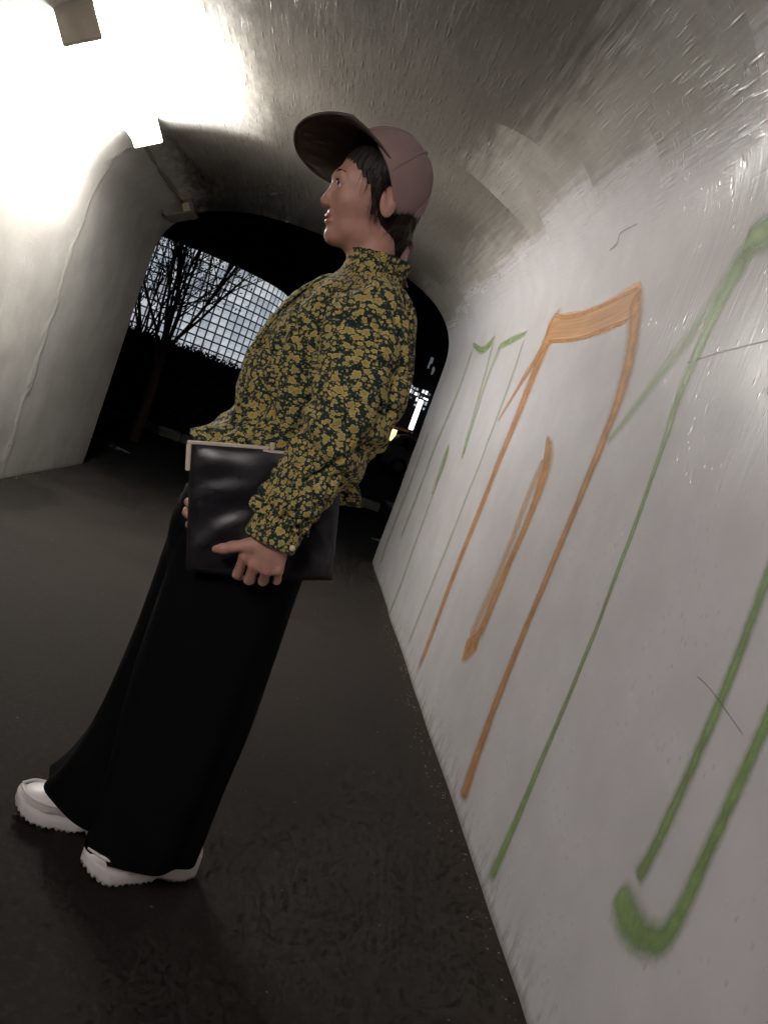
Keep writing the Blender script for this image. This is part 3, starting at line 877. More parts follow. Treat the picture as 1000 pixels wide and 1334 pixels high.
hair = mesh_np('hair', HV, HFc, M_HAIR, person)
# loose strands lying over the mass of hair, below the cap and at the temples
SV, SF = [], []
pick = HV[(q[:, 2] < 0.045) & (q[:, 0] < 0.045) & ((q[:, 0] < -0.01) | (q[:, 2] > -0.04))]
for p0 in pick[RNG.integers(0, len(pick), 900)]:
    c0 = hp(-0.02, 0, 0.0); d = np.array([0.10, 0, -1.0]) + RNG.normal(0, 0.16, 3)
    L = RNG.uniform(0.018, 0.050); pts_ = []; p_ = p0.copy(); fly = RNG.random() < 0.12
    for k in range(5):
        o_ = p_ - c0; o_[2] *= 0.4; o_ /= np.linalg.norm(o_)
        pts_.append(p_ + o_ * (0.0012 + (0.0012 * k if fly else 0.0)))
        t_ = d - o_ * d.dot(o_); t_ /= np.linalg.norm(t_); p_ = p_ + t_ * L / 4
    b_ = len(SV)
    for k, pt in enumerate(pts_):
        r_ = 0.0006 * (1 - 0.2 * k)
        for a_ in range(3): SV.append(pt + r_ * np.array([math.cos(a_ * 2.09), math.sin(a_ * 2.09), 0.2 * (a_ - 1)]))
    for k in range(4):
        for a_ in range(3): SF.append((b_ + 3 * k + a_, b_ + 3 * k + (a_ + 1) % 3, b_ + 3 * k + 3 + (a_ + 1) % 3, b_ + 3 * k + 3 + a_))
strands = pydata('strands', SV, SF, M_HAIR, hair); strands['kind'] = 'stuff'
for s in (-1, 1):
    tube('eyebrow', [hp(0.0925, 0.016 * s, 0.021), hp(0.0915, 0.030 * s, 0.026), hp(0.080, 0.047 * s, 0.022)], [0.0022, 0.0024, 0.0008], M_HAIR, person, 8, 4)
    tube('eyelashes', [hp(0.089, 0.019 * s, 0.0045), hp(0.0925, 0.030 * s, 0.0075), hp(0.081, 0.043 * s, 0.004)], [0.0009, 0.0016, 0.0010], M_HAIR, person, 6, 4)
M_NAIL = simple('nail', (0.62, 0.36, 0.30), 0.2, 0.5, var=0.05)
tx = unit(hs((-0.108, 1.386, 0.706)) - hs((-0.088, 1.379, 0.717))); ty = unit(np.cross([0, -1, 0.55], tx)); tz = np.cross(tx, ty)
ball('thumbnail', hs((-0.1035, 1.3785, 0.7130)), (0.0062, 0.0052, 0.0022), M_NAIL, person, np.stack([tx, ty, tz]), 14)
M_GOLD = simple('champagne_metal', (0.80, 0.72, 0.58), 0.32, 0.5, 0.35, var=0.08, bump=0.05)
bm = bmesh.new()
ringc, ringn = np.array([-0.1745, 1.466, 0.7590]), unit([0.25, -0.95, 0.05])
ra = unit(np.cross(ringn, [0, 0, 1])); rb = np.cross(ringn, ra)
rp = [ringc + 0.0100 * (math.cos(a) * ra + math.sin(a) * rb) for a in np.linspace(0, 2 * math.pi, 25)]
bm.free()
tube('finger_ring', rp, 0.0014, M_GOLD, person, 8, 2, False)

# ------------------------------------------------------------------ blouse
def mat_floral():
    t = NT('floral_cotton')
    uv = t.coord('UV')
    warp = t.n('TexNoise', noise_dimensions='2D'); t.put(warp.inputs['Vector'], uv); warp.inputs['Scale'].default_value = 70.0; warp.inputs['Detail'].default_value = 2.0
    uvw = t.vmath('ADD', uv, t.vmath('SCALE', t.vmath('SUBTRACT', warp.outputs['Color'], (0.5, 0.5, 0.5)), scale=0.006))
    def layer(scale, loc, thr_lo, thr_hi, petals, amp, rand=0.85):
        q = t.mapping(uvw, (1, 1, 1), loc)
        v = t.voro(q, scale, 'F1', '2D', rand)
        d = t.vmath('SUBTRACT', q, v.outputs['Position'])
        dx, dy, _ = t.sep(d)
        cr, cg, cb = t.sep(v.outputs['Color'])
        th = t.math('ARCTAN2', dy, dx)
        ph = t.math('MULTIPLY', cr, 6.28)
        lob = t.math('ABSOLUTE', t.math('COSINE', t.math('ADD', t.math('MULTIPLY', th, petals * 0.5), ph)))
        rr = t.math('MULTIPLY', v.outputs['Distance'], t.math('MULTIPLY_ADD', lob, -amp, 1.0 + amp * 0.6))
        thr = t.mapr(cg, 0.0, 1.0, thr_lo, thr_hi)
        e = t.math('DIVIDE', rr, thr)
        return e, cb
    fine = t.noise(uv, 420.0, 2.0, dims='2D')
    e1, c1 = layer(57.0, (0.0, 0.0, 0), 0.17, 0.37, 5.0, 0.36, 0.9)
    e2, c2 = layer(100.0, (0.11, 0.43, 0), 0.12, 0.37, 5.0, 0.34)
    ground = t.mix(t.mapr(fine, 0.35, 0.7), (0.005, 0.011, 0.010), (0.012, 0.027, 0.023))
    # small buds
    e3, c3 = layer(175.0, (0.31, 0.17, 0), 0.08, 0.34, 4.0, 0.25)
    h12 = t.math('MULTIPLY', t.mapr(e1, 1.12, 1.2), t.mapr(e2, 1.12, 1.2))
    col = t.mix(t.math('MULTIPLY', t.mapr(e3, 0.88, 1.0, 1.0, 0.0), h12), ground, t.mix(c3, (0.12, 0.098, 0.052), (0.21, 0.155, 0.062)))
    # middling blossoms
    b2 = t.ramp(e2, [(0.0, (0.08, 0.04, 0.015)), (0.22, (0.30, 0.18, 0.045)), (0.62, (0.27, 0.20, 0.058)), (0.86, (0.38, 0.31, 0.12)), (1.0, (0.05, 0.04, 0.02))])
    col = t.mix(t.math('MULTIPLY', t.mapr(e2, 0.93, 1.03, 1.0, 0.0), t.mapr(e1, 1.05, 1.14)), col, b2)
    # large clustered flowers with paler petal rims
    pet = t.noise(uv, 300.0, 2.0, dims='2D')
    e1n = t.math('ADD', e1, t.math('MULTIPLY', t.math('SUBTRACT', pet, 0.5), 0.42))
    b1 = t.ramp(e1n, [(0.0, (0.07, 0.03, 0.012)), (0.13, (0.31, 0.155, 0.035)), (0.30, (0.32, 0.205, 0.050)), (0.40, (0.11, 0.075, 0.025)), (0.50, (0.31, 0.235, 0.066)), (0.80, (0.25, 0.20, 0.062)), (0.93, (0.45, 0.37, 0.15))])
    b1 = t.mix(t.math('MULTIPLY', c1, 0.55), b1, (0.17, 0.152, 0.058))
    col = t.mix(t.mapr(e1n, 0.94, 1.02, 1.0, 0.0), col, b1)
    col = t.vmath('SCALE', col, scale=1.5)
    wv = t.noise(uv, 900.0, 1.0, dims='2D')
    return t.done(t.principled(col, 0.85, t.bump(wv, 0.25, 0.001), 0.2, Sheen_Weight=0.08))
M_FLORAL = mat_floral()

def zs(z, xf, xb, ry, cy=PY, tilt=0.0):
    """section of a garment at height z: front x, back x, half depth; tilt lifts the back"""
    return [(xf + xb) / 2, cy, z, (xb - xf) / 2, 0, tilt, 0, ry, 0]
def blouse_disp(P, th, tv):
    a = th; z = P[..., 2]
    q = np.stack([a * 1.9, np.zeros_like(a) + 3.0, z * 5.0], -1)
    soft = 0.013 * vnoise(q) + 0.006 * vnoise(np.stack([a * 4.2 + z * 12, z * 14, a * 0 + 1.0], -1))
    cr = vnoise(np.stack([a * 3.0 + z * 20, z * 9 - a * 2.0, a * 0 + 9.0], -1))
    crease = -0.010 * np.exp(-(cr / 0.13) ** 2)
    hem = np.clip((0.965 - z) / 0.10, 0, 1)
    waist = np.exp(-((z - 0.965) / 0.020) ** 2)
    ruf = 0.012 * hem * np.sin(a * 11 + 2.0 * vnoise(np.stack([a * 2, z * 8, a * 0], -1))) + 0.004 * waist * np.sin(a * 34)
    return (soft + crease - 0.005) * np.clip((1.27 - z) / 0.06, 0.15, 1) + ruf
bl = [zs(1.305, -0.060, 0.052, 0.062), zs(1.275, -0.078, 0.064, 0.074), zs(1.245, -0.108, 0.082, 0.125), zs(1.205, -0.140, 0.104, 0.158),
      zs(1.140, -0.170, 0.118, 0.158), zs(1.070, -0.188, 0.118, 0.152), zs(1.010, -0.186, 0.105, 0.146), zs(0.965, -0.176, 0.080, 0.138),
      zs(0.925, -0.200, 0.068, 0.142), zs(0.872, -0.236, 0.108, 0.158, PY, -0.012)]
blouse = loft('blouse', bl, 168, 120, M_FLORAL, person, blouse_disp, 2.25, 0.0022)

def sleeve(name, pts, radii, side, uvoff, seed):
    L = len(pts)
    def d(P, th, tv):
        s = tv
        q = np.stack([th * 1.6 + seed, s * 6.0, th * 0], -1)
        soft = 0.013 * vnoise(q)
        # slanting pull folds, dense at the elbow and above the cuff
        ph = vnoise(np.stack([th * 0.9 + seed, s * 3.5, th * 0 + 4], -1)) * 2.2
        el = np.exp(-((s - 0.52) / 0.16) ** 2); cu = np.clip((s - 0.72) / 0.15, 0, 1) * np.clip((1.0 - s) / 0.06, 0, 1)
        folds = 0.0060 * el * np.sin(s * 50 + 1.6 * np.sin(th + 0.6) + ph * 2.0) + 0.0035 * cu * np.sin(s * 48 + 1.5 * np.sin(th - 0.5) + ph * 2)
        gath = 0.0028 * cu * np.sin(th * 13 + ph * 3)
        cr = vnoise(np.stack([th * 2.2 + s * 9 + seed, s * 13 - th, th * 0 + 2], -1))
        return soft - 0.004 + folds + gath - 0.009 * np.exp(-(cr / 0.13) ** 2)
    o = loft(name, pathsecs(pts, radii, side), 110, 130, M_FLORAL, blouse, d, 2.0, 0.0022, uvoff=uvoff)
    return o
sleeve('sleeve', [(0.010, 1.500, 1.238), (0.024, 1.462, 1.205), (0.032, 1.440, 1.150), (0.040, 1.422, 1.080), (0.042, 1.405, 1.010), (0.030, 1.395, 0.945), (0.008, 1.390, 0.890), (-0.004, 1.386, 0.845), (-0.012, 1.386, 0.811), (-0.013, 1.388, 0.794)],
       [(0.062, 0.045), (0.083, 0.058), (0.090, 0.064), (0.088, 0.064), (0.080, 0.060), (0.070, 0.056), (0.060, 0.050), (0.058, 0.047), (0.054, 0.042), (0.044, 0.034)], (0, 1, 0), (0.0, 0.0), 2.7)
sleeve('sleeve', [(-0.006, 1.740, 1.238), (0.0, 1.778, 1.205), (0.0, 1.795, 1.150), (0.0, 1.800, 1.080), (-0.005, 1.790, 1.010), (-0.030, 1.755, 0.945), (-0.070, 1.700, 0.890), (-0.110, 1.640, 0.835), (-0.128, 1.612, 0.815)],
       [(0.062, 0.045), (0.080, 0.055), (0.084, 0.062), (0.080, 0.060), (0.074, 0.058), (0.062, 0.055), (0.052, 0.05), (0.048, 0.045), (0.034, 0.032)], (0, 1, 0), (0.37, 0.2), 8.1)
cuff = loft('cuff', pathsecs([(-0.0125, 1.3885, 0.802), (-0.0150, 1.388, 0.786), (-0.0180, 1.388, 0.766)], [(0.0465, 0.034), (0.0475, 0.035), (0.0470, 0.0345)], (0, 1, 0)), 60, 16, M_FLORAL, blouse,
            lambda P, th, tv: 0.0016 * np.sin(th * 9) * tv + 0.001 * vnoise(P * 60), 2.2, 0.003, uvoff=(0.1, 0.5))
ball('cuff_button', (0.0225, 1.3640, 0.7735), (0.0055, 0.003, 0.0055), simple('pearl_button', (0.62, 0.55, 0.36), 0.2), blouse, None, 14)
loft('cuff', pathsecs([(-0.122, 1.618, 0.818), (-0.140, 1.590, 0.802)], [(0.034, 0.032), (0.033, 0.031)], (0, 1, 0)), 40, 10, M_FLORAL, blouse, None, 2.2, 0.003)
# stand collar with a small frill, and the front placket
loft('collar', [zs(1.272, -0.074, 0.060, 0.068), zs(1.298, -0.064, 0.056, 0.064), zs(1.318, -0.062, 0.058, 0.066), zs(1.332, -0.068, 0.062, 0.072, PY, 0.006)], 120, 24, M_FLORAL, blouse,
     lambda P, th, tv: 0.0035 * tv * np.sin(th * 17) + 0.002 * vnoise(P * 40), 2.1, 0.002, uvoff=(0.2, 0.1))
zz = np.array([1.262, 1.235, 1.20, 1.14, 1.07, 1.01, 0.968])
pl = []
for z in zz:
    k = np.interp(-z, [-b[2] for b in bl], range(len(bl)))
    s = catmull(bl, np.array([k]))[0]
    a = math.radians(180 + 22)
    c2, s2 = math.copysign(abs(math.cos(a)) ** (2 / 2.25), math.cos(a)), math.copysign(abs(math.sin(a)) ** (2 / 2.25), math.sin(a))
    p = s[:3] + s[3:6] * c2 + s[6:9] * s2
    pl.append(p + np.array([0.004, 0.002, 0]))
loft('placket', pathsecs(pl, [(0.0045, 0.013)] * len(pl), (0.35, -0.94, 0)), 16, 60, M_FLORAL, blouse, lambda P, th, tv: 0.002 * vnoise(P * 55), 2.4, uvoff=(0.4, 0.0), cap=True)
# tie ends of the waist band hanging at the back
loft('tie_end', [[0.066, 1.545, 0.945, 0.020, 0.004, 0, 0, 0.006, 0], [0.082, 1.540, 0.900, 0.024, 0.004, 0.004, 0, 0.006, 0], [0.098, 1.536, 0.858, 0.027, 0.002, 0.006, 0, 0.005, 0]], 20, 24, M_FLORAL, blouse,
     lambda P, th, tv: 0.004 * vnoise(P * 45), 2.2, cap=True, uvoff=(0.5, 0.3))

# ------------------------------------------------------------------ trousers
def mat_black():
    t = NT('black_wool')
    co = t.coord()
    n = t.noise(co, 350.0, 2.0)
    c = t.mix(n, (0.0028, 0.0028, 0.003), (0.0052, 0.0050, 0.0052))
    return t.done(t.principled(c, 0.95, t.bump(n, 0.2, 0.001), 0.08))
M_BLACK = mat_black()
def leg_disp(P, th, tv):
    f = np.clip((0.75 - P[..., 2]) / 0.4, 0, 1)
    return f * (0.007 * np.sin(th * 5 + 1.2 + 1.5 * vnoise(np.stack([th, P[..., 2] * 3, th * 0], -1))) + 0.004 * vnoise(P * np.array([14, 14, 5])))
trousers = loft('trousers', [zs(0.985, -0.140, 0.075, 0.118), zs(0.930, -0.160, 0.082, 0.128), zs(0.84, -0.195, 0.076, 0.138), zs(0.74, -0.220, 0.066, 0.136), zs(0.66, -0.212, 0.062, 0.118), zs(0.60, -0.19, 0.05, 0.08)], 72, 40, M_BLACK, person, None, 2.3)
def hemfun(zlow, front, near):
    def f(P, th, tv):
        w = np.clip((tv - 0.72) / 0.28, 0, 1) ** 2
        dz = w * (front * np.clip(-np.cos(th), 0, 1) ** 1.5 + near * np.clip(-np.sin(th), 0, 1) ** 2)
        return leg_disp(P, th, tv), np.stack([dz * 0, dz * 0, dz], -1)
    return f
loft('trouser_leg', [zs(0.78, -0.185, 0.066, 0.088, 1.552), zs(0.62, -0.190, 0.064, 0.094, 1.552), zs(0.45, -0.190, 0.062, 0.100, 1.552), zs(0.28, -0.180, 0.058, 0.105, 1.556), zs(0.13, -0.172, 0.053, 0.102, 1.560), zs(0.040, -0.170, 0.050, 0.092, 1.566, 0.026)],
     90, 90, M_BLACK, trousers, hemfun(0.03, 0.010, 0.018), 2.2, 0.003)
loft('trouser_leg', [zs(0.78, -0.222, 0.03, 0.085, 1.676), zs(0.62, -0.226, 0.02, 0.088, 1.676), zs(0.45, -0.228, 0.015, 0.092, 1.674), zs(0.30, -0.240, 0.005, 0.098, 1.670), zs(0.17, -0.268, -0.01, 0.102, 1.664), zs(0.052, -0.300, -0.03, 0.100, 1.658, 0.0)],
     90, 90, M_BLACK, trousers, hemfun(0.03, 0.055, 0.010), 2.2, 0.003)

# ------------------------------------------------------------------ chunky white trainers
M_SHOE = simple('white_leather', (0.70, 0.655, 0.63), 0.42, 0.5, var=0.06, bump=0.2, scale=90)
M_SOLE = simple('white_rubber', (0.68, 0.63, 0.60), 0.6, 0.4, var=0.08)
def shoe(heel, toe, parent_label, lift=0.0):
    heel, toe = np.array(heel, float), np.array(toe, float)
    fw = unit(np.r_[toe - heel, 0]); L = np.linalg.norm(toe - heel); lf = np.cross([0, 0, 1], fw)
    W = lambda a, b, c: np.r_[heel, 0.0] + fw * a * L + lf * b + np.array([0, 0, c])
    root = empty('trainer', (heel[0], heel[1], 0.0)); root.parent = person
    tag(root, parent_label)
    # sole: outline with a saw-toothed tread edge, an arch gap and toe spring
    n = 150
    a = np.linspace(0, 2 * np.pi, n, endpoint=False)
    px = 0.5 - 0.5 * np.cos(a)
    hw = np.interp(px, [0, 0.04, 0.12, 0.3, 0.45, 0.65, 0.8, 0.92, 0.98, 1.0], [0.012, 0.026, 0.034, 0.035, 0.035, 0.043, 0.044, 0.034, 0.018, 0.006])
    py = np.sign(np.sin(a)) * hw
    lift_toe = lambda q: 0.030 * np.clip((q - 0.76) / 0.24, 0, 1) ** 1.7 + 0.004 * np.clip((0.1 - q) / 0.1, 0, 1)
    arch = 0.010 * np.exp(-((px - 0.36) / 0.045) ** 2)
    arc = np.cumsum(np.hypot(np.gradient(px) * L, np.gradient(py)))
    tooth = 0.0055 * (np.mod(arc / 0.0125, 1.0) < 0.45)
    bot = np.maximum(lift_toe(px) + arch + tooth, 0) + 0.0045
    top = 0.034 + 0.8 * lift_toe(px) + 0.006 * np.clip((0.3 - px) / 0.3, 0, 1) + 0.003 * np.sin(px * 9)
    rows = []
    for k, (f, wd) in enumerate([(0.0, 0.86), (0.06, 0.97), (0.35, 1.03), (0.62, 1.00), (0.86, 1.02), (1.0, 0.95)]):
        z = bot * (1 - f) + top * f if f > 0 else bot
        rows.append([W(x, y * wd, zz_) for x, y, zz_ in zip(px, py, z)])
    V = [p for r in rows for p in r]
    F = gridfaces(len(rows), n, True)
    V += [W(0.5, 0, 0.016), W(0.5, 0, 0.034)]
    b0, b1 = len(V) - 2, len(V) - 1
    F += [(b0, (i + 1) % n, i) for i in range(n)] + [(b1, (len(rows) - 1) * n + i, (len(rows) - 1) * n + (i + 1) % n) for i in range(n)]
    keep(pydata('sole', V, F, M_SOLE), root)
    # upper: sections along the foot
    secs = []
    for q, hwid, zt in [(0.015, 0.018, 0.062), (0.06, 0.029, 0.088), (0.16, 0.033, 0.104), (0.32, 0.034, 0.110), (0.46, 0.036, 0.104), (0.60, 0.040, 0.090), (0.74, 0.041, 0.076), (0.86, 0.034, 0.070), (0.94, 0.022, 0.062), (0.975, 0.008, 0.052)]:
        zb = 0.028 + 0.7 * float(lift_toe(np.array(q)))
        c = W(q, 0, (zt + zb) / 2)
        secs.append(np.r_[c, lf * hwid, np.array([0, 0, (zt - zb) / 2])])
    keep(loft('upper', secs, 48, 60, M_SHOE, None, lambda P, th, tv: 0.0012 * np.sin(tv * 40 + np.cos(th) * 2) * np.exp(-((tv - 0.62) / 0.12) ** 2) + 0.0006 * vnoise(P * 90), 2.5, cap=True), root)
    # overlays: toe guard seam and side swoosh-like panels, slightly proud
    for sd in (-1, 1):
        pts = [W(q, sd * hwid, z) for q, hwid, z in [(0.98, 0.004, 0.066), (0.90, 0.030, 0.064), (0.78, 0.0415, 0.060), (0.62, 0.0415, 0.060), (0.50, 0.0375, 0.072)]]
        keep(tube('overlay', pts, [0.003, 0.0035, 0.0035, 0.0035, 0.002], M_SHOE, None, 8, 5), root)
        pts = [W(q, sd * hwid, z) for q, hwid, z in [(0.06, 0.030, 0.062), (0.2, 0.0345, 0.060), (0.34, 0.0360, 0.052), (0.50, 0.0385, 0.048)]]
        keep(tube('heel_panel', pts, [0.003, 0.004, 0.004, 0.002], M_SHOE, None, 8, 5), root)
    return root
shoe((0.060, 1.622), (-0.158, 1.502), 'white trainer half hidden by the trouser hem')
shoe((-0.100, 1.668), (-0.345, 1.655), 'white trainer stepping forward with its toe showing')

# ------------------------------------------------------------------ cap
def mat_cap():
    t = NT('dusty_pink_twill')
    co = t.coord()
    n = t.noise(co, 600.0, 2.0); b = t.noise(co, 12.0, 3.0)
    c = t.mix(t.mapr(b, 0.3, 0.7), (0.215, 0.142, 0.130), (0.255, 0.170, 0.158))
    return t.done(t.principled(c, 0.85, t.bump(n, 0.25, 0.001), 0.2, Sheen_Weight=0.15))
M_CAP = mat_cap()
M_BRIM = simple('dark_brim_lining', (0.085, 0.066, 0.058), 0.9, 0.2, var=0.1, scale=120)
CK = np.array([-0.047, PY, 1.473])
CU = unit([0.60, 0.0, 0.80]); CF = unit([-0.80, -0.12, 0.60]); CF = unit(CF - CU * CF.dot(CU)); CL = np.cross(CU, CF)
RCAP = (0.099, 0.088, 0.099)
def cap_pt(pol, az, k=1.0):
    d = np.array([math.sin(pol) * math.cos(az) * RCAP[0], math.sin(pol) * math.sin(az) * RCAP[1], math.cos(pol) * RCAP[2]])
    return CK + k * (d[0] * CF + d[1] * CL + d[2] * CU)
cap = empty('cap', tuple(CK)); cap.parent = person
tag(cap, 'dusty pink cap with a long turned-up brim and ribbon tails')
NR, NA = 22, 72
V = [cap_pt(0.001, 0)]
for i in range(1, NR + 1):
    for j in range(NA):
        az = 2 * math.pi * j / NA
        pol = math.radians(82 + 34 * (0.5 - 0.5 * math.cos(az)) ** 2.2) * i / NR
        seam = abs(((az / (2 * math.pi) * 6) % 1.0) - 0.5)
        k = 1.0 - 0.010 * math.exp(-((0.5 - seam) / 0.02) ** 2) * math.sin(pol) + 0.006 * float(vnoise(np.array([math.cos(az) * 2, math.sin(az) * 2, pol * 2])))
        V.append(cap_pt(pol, az, k))
F = [(0, 1 + j, 1 + (j + 1) % NA) for j in range(NA)]
for i in range(NR - 1):
    for j in range(NA):
        F.append((1 + i * NA + j, 1 + (i + 1) * NA + j, 1 + (i + 1) * NA + (j + 1) % NA, 1 + i * NA + (j + 1) % NA))
o = keep(pydata('crown', V, F, M_CAP), cap); m = o.modifiers.new('cloth', 'SOLIDIFY'); m.thickness = 0.003; m.offset = -1
o = keep(ball('crown_button', cap_pt(0.001, 0, 1.01), (0.006, 0.006, 0.006), M_CAP, None, None, 12), cap)
for k in range(3):          # raised panel seams over the crown
    az = math.pi * k / 3 + math.pi / 6
    pp = [cap_pt(abs(q), az if q >= 0 else az + math.pi, 1.004) for q in np.radians(np.linspace(-84, 84, 29))]
    keep(tube('seam', pp, 0.0013, M_CAP, None, 6, 2, True, (0.3, 0.9, 0.2)), cap)
# brim: from the rim forwards, level with the forehead
V = []; NB, NK = 41, 14
for i in range(NB):
    f = -1 + 2 * i / (NB - 1)
    az = f * math.radians(84)
    root_ = cap_pt(math.radians(80), az, 0.985 - 0.02 * max(0, abs(f) - 0.8) / 0.2)
    ph = f * math.radians(97)
    tipp = np.array([-0.116 - 0.120 * max(math.cos(ph), -0.05), PY - 0.006 - 0.094 * math.sin(-ph) * -1, 1.519])
    lat = (root_ - CK).dot(CL)
    out = np.array([-0.118 - 0.117 * math.cos(ph), PY - 0.008, 1.492]) + np.array([0.0, 1.0, 0.0]) * (0.096 * math.sin(ph) * (1 if CL[1] > 0 else -1))
    out[2] += 0.40 * (PY - out[1]) - 0.006 * math.cos(ph)
    if abs(f) > 0.86:
        g = (abs(f) - 0.86) / 0.14; out = out * (1 - g) + root_ * g
    for k in range(NK):
        s = k / (NK - 1)
        p = root_ * (1 - s) + out * s
        p[2] += 0.010 * math.sin(math.pi * s) * (1 - abs(f))
        V.append(p)
o = keep(pydata('brim', V, gridfaces(NB, NK), M_BRIM), cap); m = o.modifiers.new('board', 'SOLIDIFY'); m.thickness = 0.0035; m.offset = 0
# ribbon tails at the back of the cap
bk = cap_pt(math.radians(108), math.pi, 1.0)
def ribbon(pts, wid, name='ribbon_tail'):
    return keep(loft(name, pathsecs(pts, [(w, 0.0016) for w in wid], (0.35, 0.94, 0)), 16, 40, M_CAP, None, lambda P, th, tv: 0.002 * vnoise(P * 50), 2.0, cap=True), cap)
ribbon([bk + [-0.004, -0.03, 0.010], bk + [0.012, -0.012, -0.008], bk + [0.026, -0.008, -0.028], bk + [0.030, -0.010, -0.060], bk + [0.046, -0.012, -0.098]], [0.010, 0.012, 0.014, 0.013, 0.017])
ribbon([bk + [-0.002, 0.02, 0.008], bk + [0.020, 0.004, 0.000], bk + [0.036, 0.008, -0.014], bk + [0.024, 0.012, -0.036], bk + [0.034, 0.016, -0.075]], [0.009, 0.011, 0.011, 0.012, 0.015])
keep(ball('knot', bk + [0.014, -0.004, -0.010], (0.012, 0.014, 0.012), M_CAP, None, None, 14), cap)

# ------------------------------------------------------------------ clutch bag
def mat_bag():
    t = NT('black_satin')
    co = t.coord()
    n = t.noise(co, 700.0, 2.0)
    b = t.noise(co, 30.0, 3.0)
    return t.done(t.principled((0.016, 0.0145, 0.018), t.mapr(b, 0.3, 0.7, 0.30, 0.38), t.bump(n, 0.10, 0.001), 0.42))
bag = empty('clutch_bag', (-0.045, 1.437, 0.69))
BC = np.array([-0.046, 1.437, 0.806]); bt = math.radians(15.5)
BX, BZ = np.array([math.cos(bt), 0, math.sin(bt)]), np.array([-math.sin(bt), 0, math.cos(bt)])
BW, BHt = 0.272, 0.232
nu_, nv_ = 110, 95
def bag_front(u, v, side):
    """u, v in 0..1; returns offset towards the camera (side=-1) or away"""
    edge = (np.clip(1 - (2 * u - 1) ** 6, 0, 1) * np.clip(1 - (2 * v - 1) ** 6, 0, 1)) ** 0.5
    puff = 0.017 * edge * (0.75 + 0.25 * np.sin(np.pi * u))
    d = puff
    if side < 0:
        def ridge(p0, p1, p2, w, h):
            tt = np.linspace(0, 1, 40)[:, None]
            C = (1 - tt) ** 2 * np.array(p0) + 2 * tt * (1 - tt) * np.array(p1) + tt ** 2 * np.array(p2)
            dd = np.full(u.shape, 9.0); tb = np.zeros(u.shape)
            for c_, q_ in zip(C, tt[:, 0]):
                e = np.hypot((u - c_[0]) * BW, (v - c_[1]) * BHt); m_ = e < dd
                dd = np.where(m_, e, dd); tb = np.where(m_, q_, tb)
            return h * np.exp(-(dd / w) ** 2) * np.sin(np.pi * np.clip(tb * 0.8 + 0.15, 0, 1))
        d = d + ridge((0.02, 0.55), (0.28, 0.76), (0.60, 0.62), 0.022, 0.008) + ridge((0.03, 0.86), (0.30, 0.90), (0.58, 0.74), 0.024, 0.007)
        d = d + ridge((0.02, 0.05), (0.10, 0.38), (0.55, 0.52), 0.018, 0.009) + ridge((0.30, 0.05), (0.34, 0.25), (0.52, 0.38), 0.02, 0.006)
        d = d - ridge((0.05, 0.68), (0.30, 0.84), (0.58, 0.68), 0.018, 0.004) - ridge((0.05, 0.32), (0.25, 0.55), (0.56, 0.57), 0.02, 0.005)
        d = d - 0.012 * np.exp(-(((u - 0.66) / 0.16) ** 2 + ((v - 0.45) / 0.5) ** 2))
        d = d + 0.002 * vnoise(np.stack([u * 7, v * 7, u * 0], -1))
    return (puff + (d - puff) * 0.55) * np.clip(edge * 2, 0, 1)
U, Vv = np.meshgrid(np.linspace(0, 1, nu_), np.linspace(0, 1, nv_), indexing='ij')
M_BAG = mat_bag()
sag = -0.006 * np.sin(np.pi * U) * (1 - Vv)
tap = 1.0 - 0.03 * (1 - Vv)
for side, nm in ((-1, 'front_panel'), (1, 'back_panel')):
    D = bag_front(U, Vv, side)
    Pb = BC + BX * ((U - 0.5) * BW * tap)[..., None] + BZ * ((Vv - 0.5) * BHt + sag)[..., None] + np.array([0, 1.0, 0]) * (side * (D + 0.001))[..., None]
    keep(pydata(nm, Pb.reshape(-1, 3), gridfaces(nu_, nv_), M_BAG), bag)
def bpt(u, v, y=0.0): return BC + BX * (u - 0.5) * BW + BZ * (v - 0.5) * BHt + np.array([0, y, 0])
Mb = Matrix(((BX[0], 0, BZ[0], BC[0]), (BX[1], 1, BZ[1], BC[1]), (BX[2], 0, BZ[2], BC[2]), (0, 0, 0, 1)))
hw_, hh_ = BW / 2, BHt / 2
def bagbox(nm, lo, hi, mat=M_GOLD, bev=0.0012): return keep(boxobj(nm, lo, hi, mat, None, bev, Mb), bag)
fr = bagbox('frame', (-hw_ - 0.004, -0.008, hh_ - 0.003), (hw_ * 0.02, 0.008, hh_ + 0.003))
bagbox('frame', (-hw_ * 0.06, -0.009, hh_ - 0.009), (hw_ + 0.004, 0.009, hh_ - 0.0032))
bagbox('frame_end', (-hw_ - 0.0048, -0.009, hh_ - 0.050), (-hw_ + 0.0035, 0.009, hh_ - 0.0032))
bagbox('frame_end', (hw_ - 0.0035, -0.009, hh_ - 0.050), (hw_ + 0.0048, 0.009, hh_ - 0.0095))
bagbox('clasp', (hw_ * 0.03, -0.006, hh_ - 0.003), (hw_ * 0.09, 0.007, hh_ + 0.010))
bagbox('clasp', (hw_ * 0.42, -0.006, hh_ - 0.003), (hw_ * 0.47, 0.006, hh_ + 0.002))
tag(bag, 'black satin clutch bag with a pale gold frame held under the arm', 'bag')

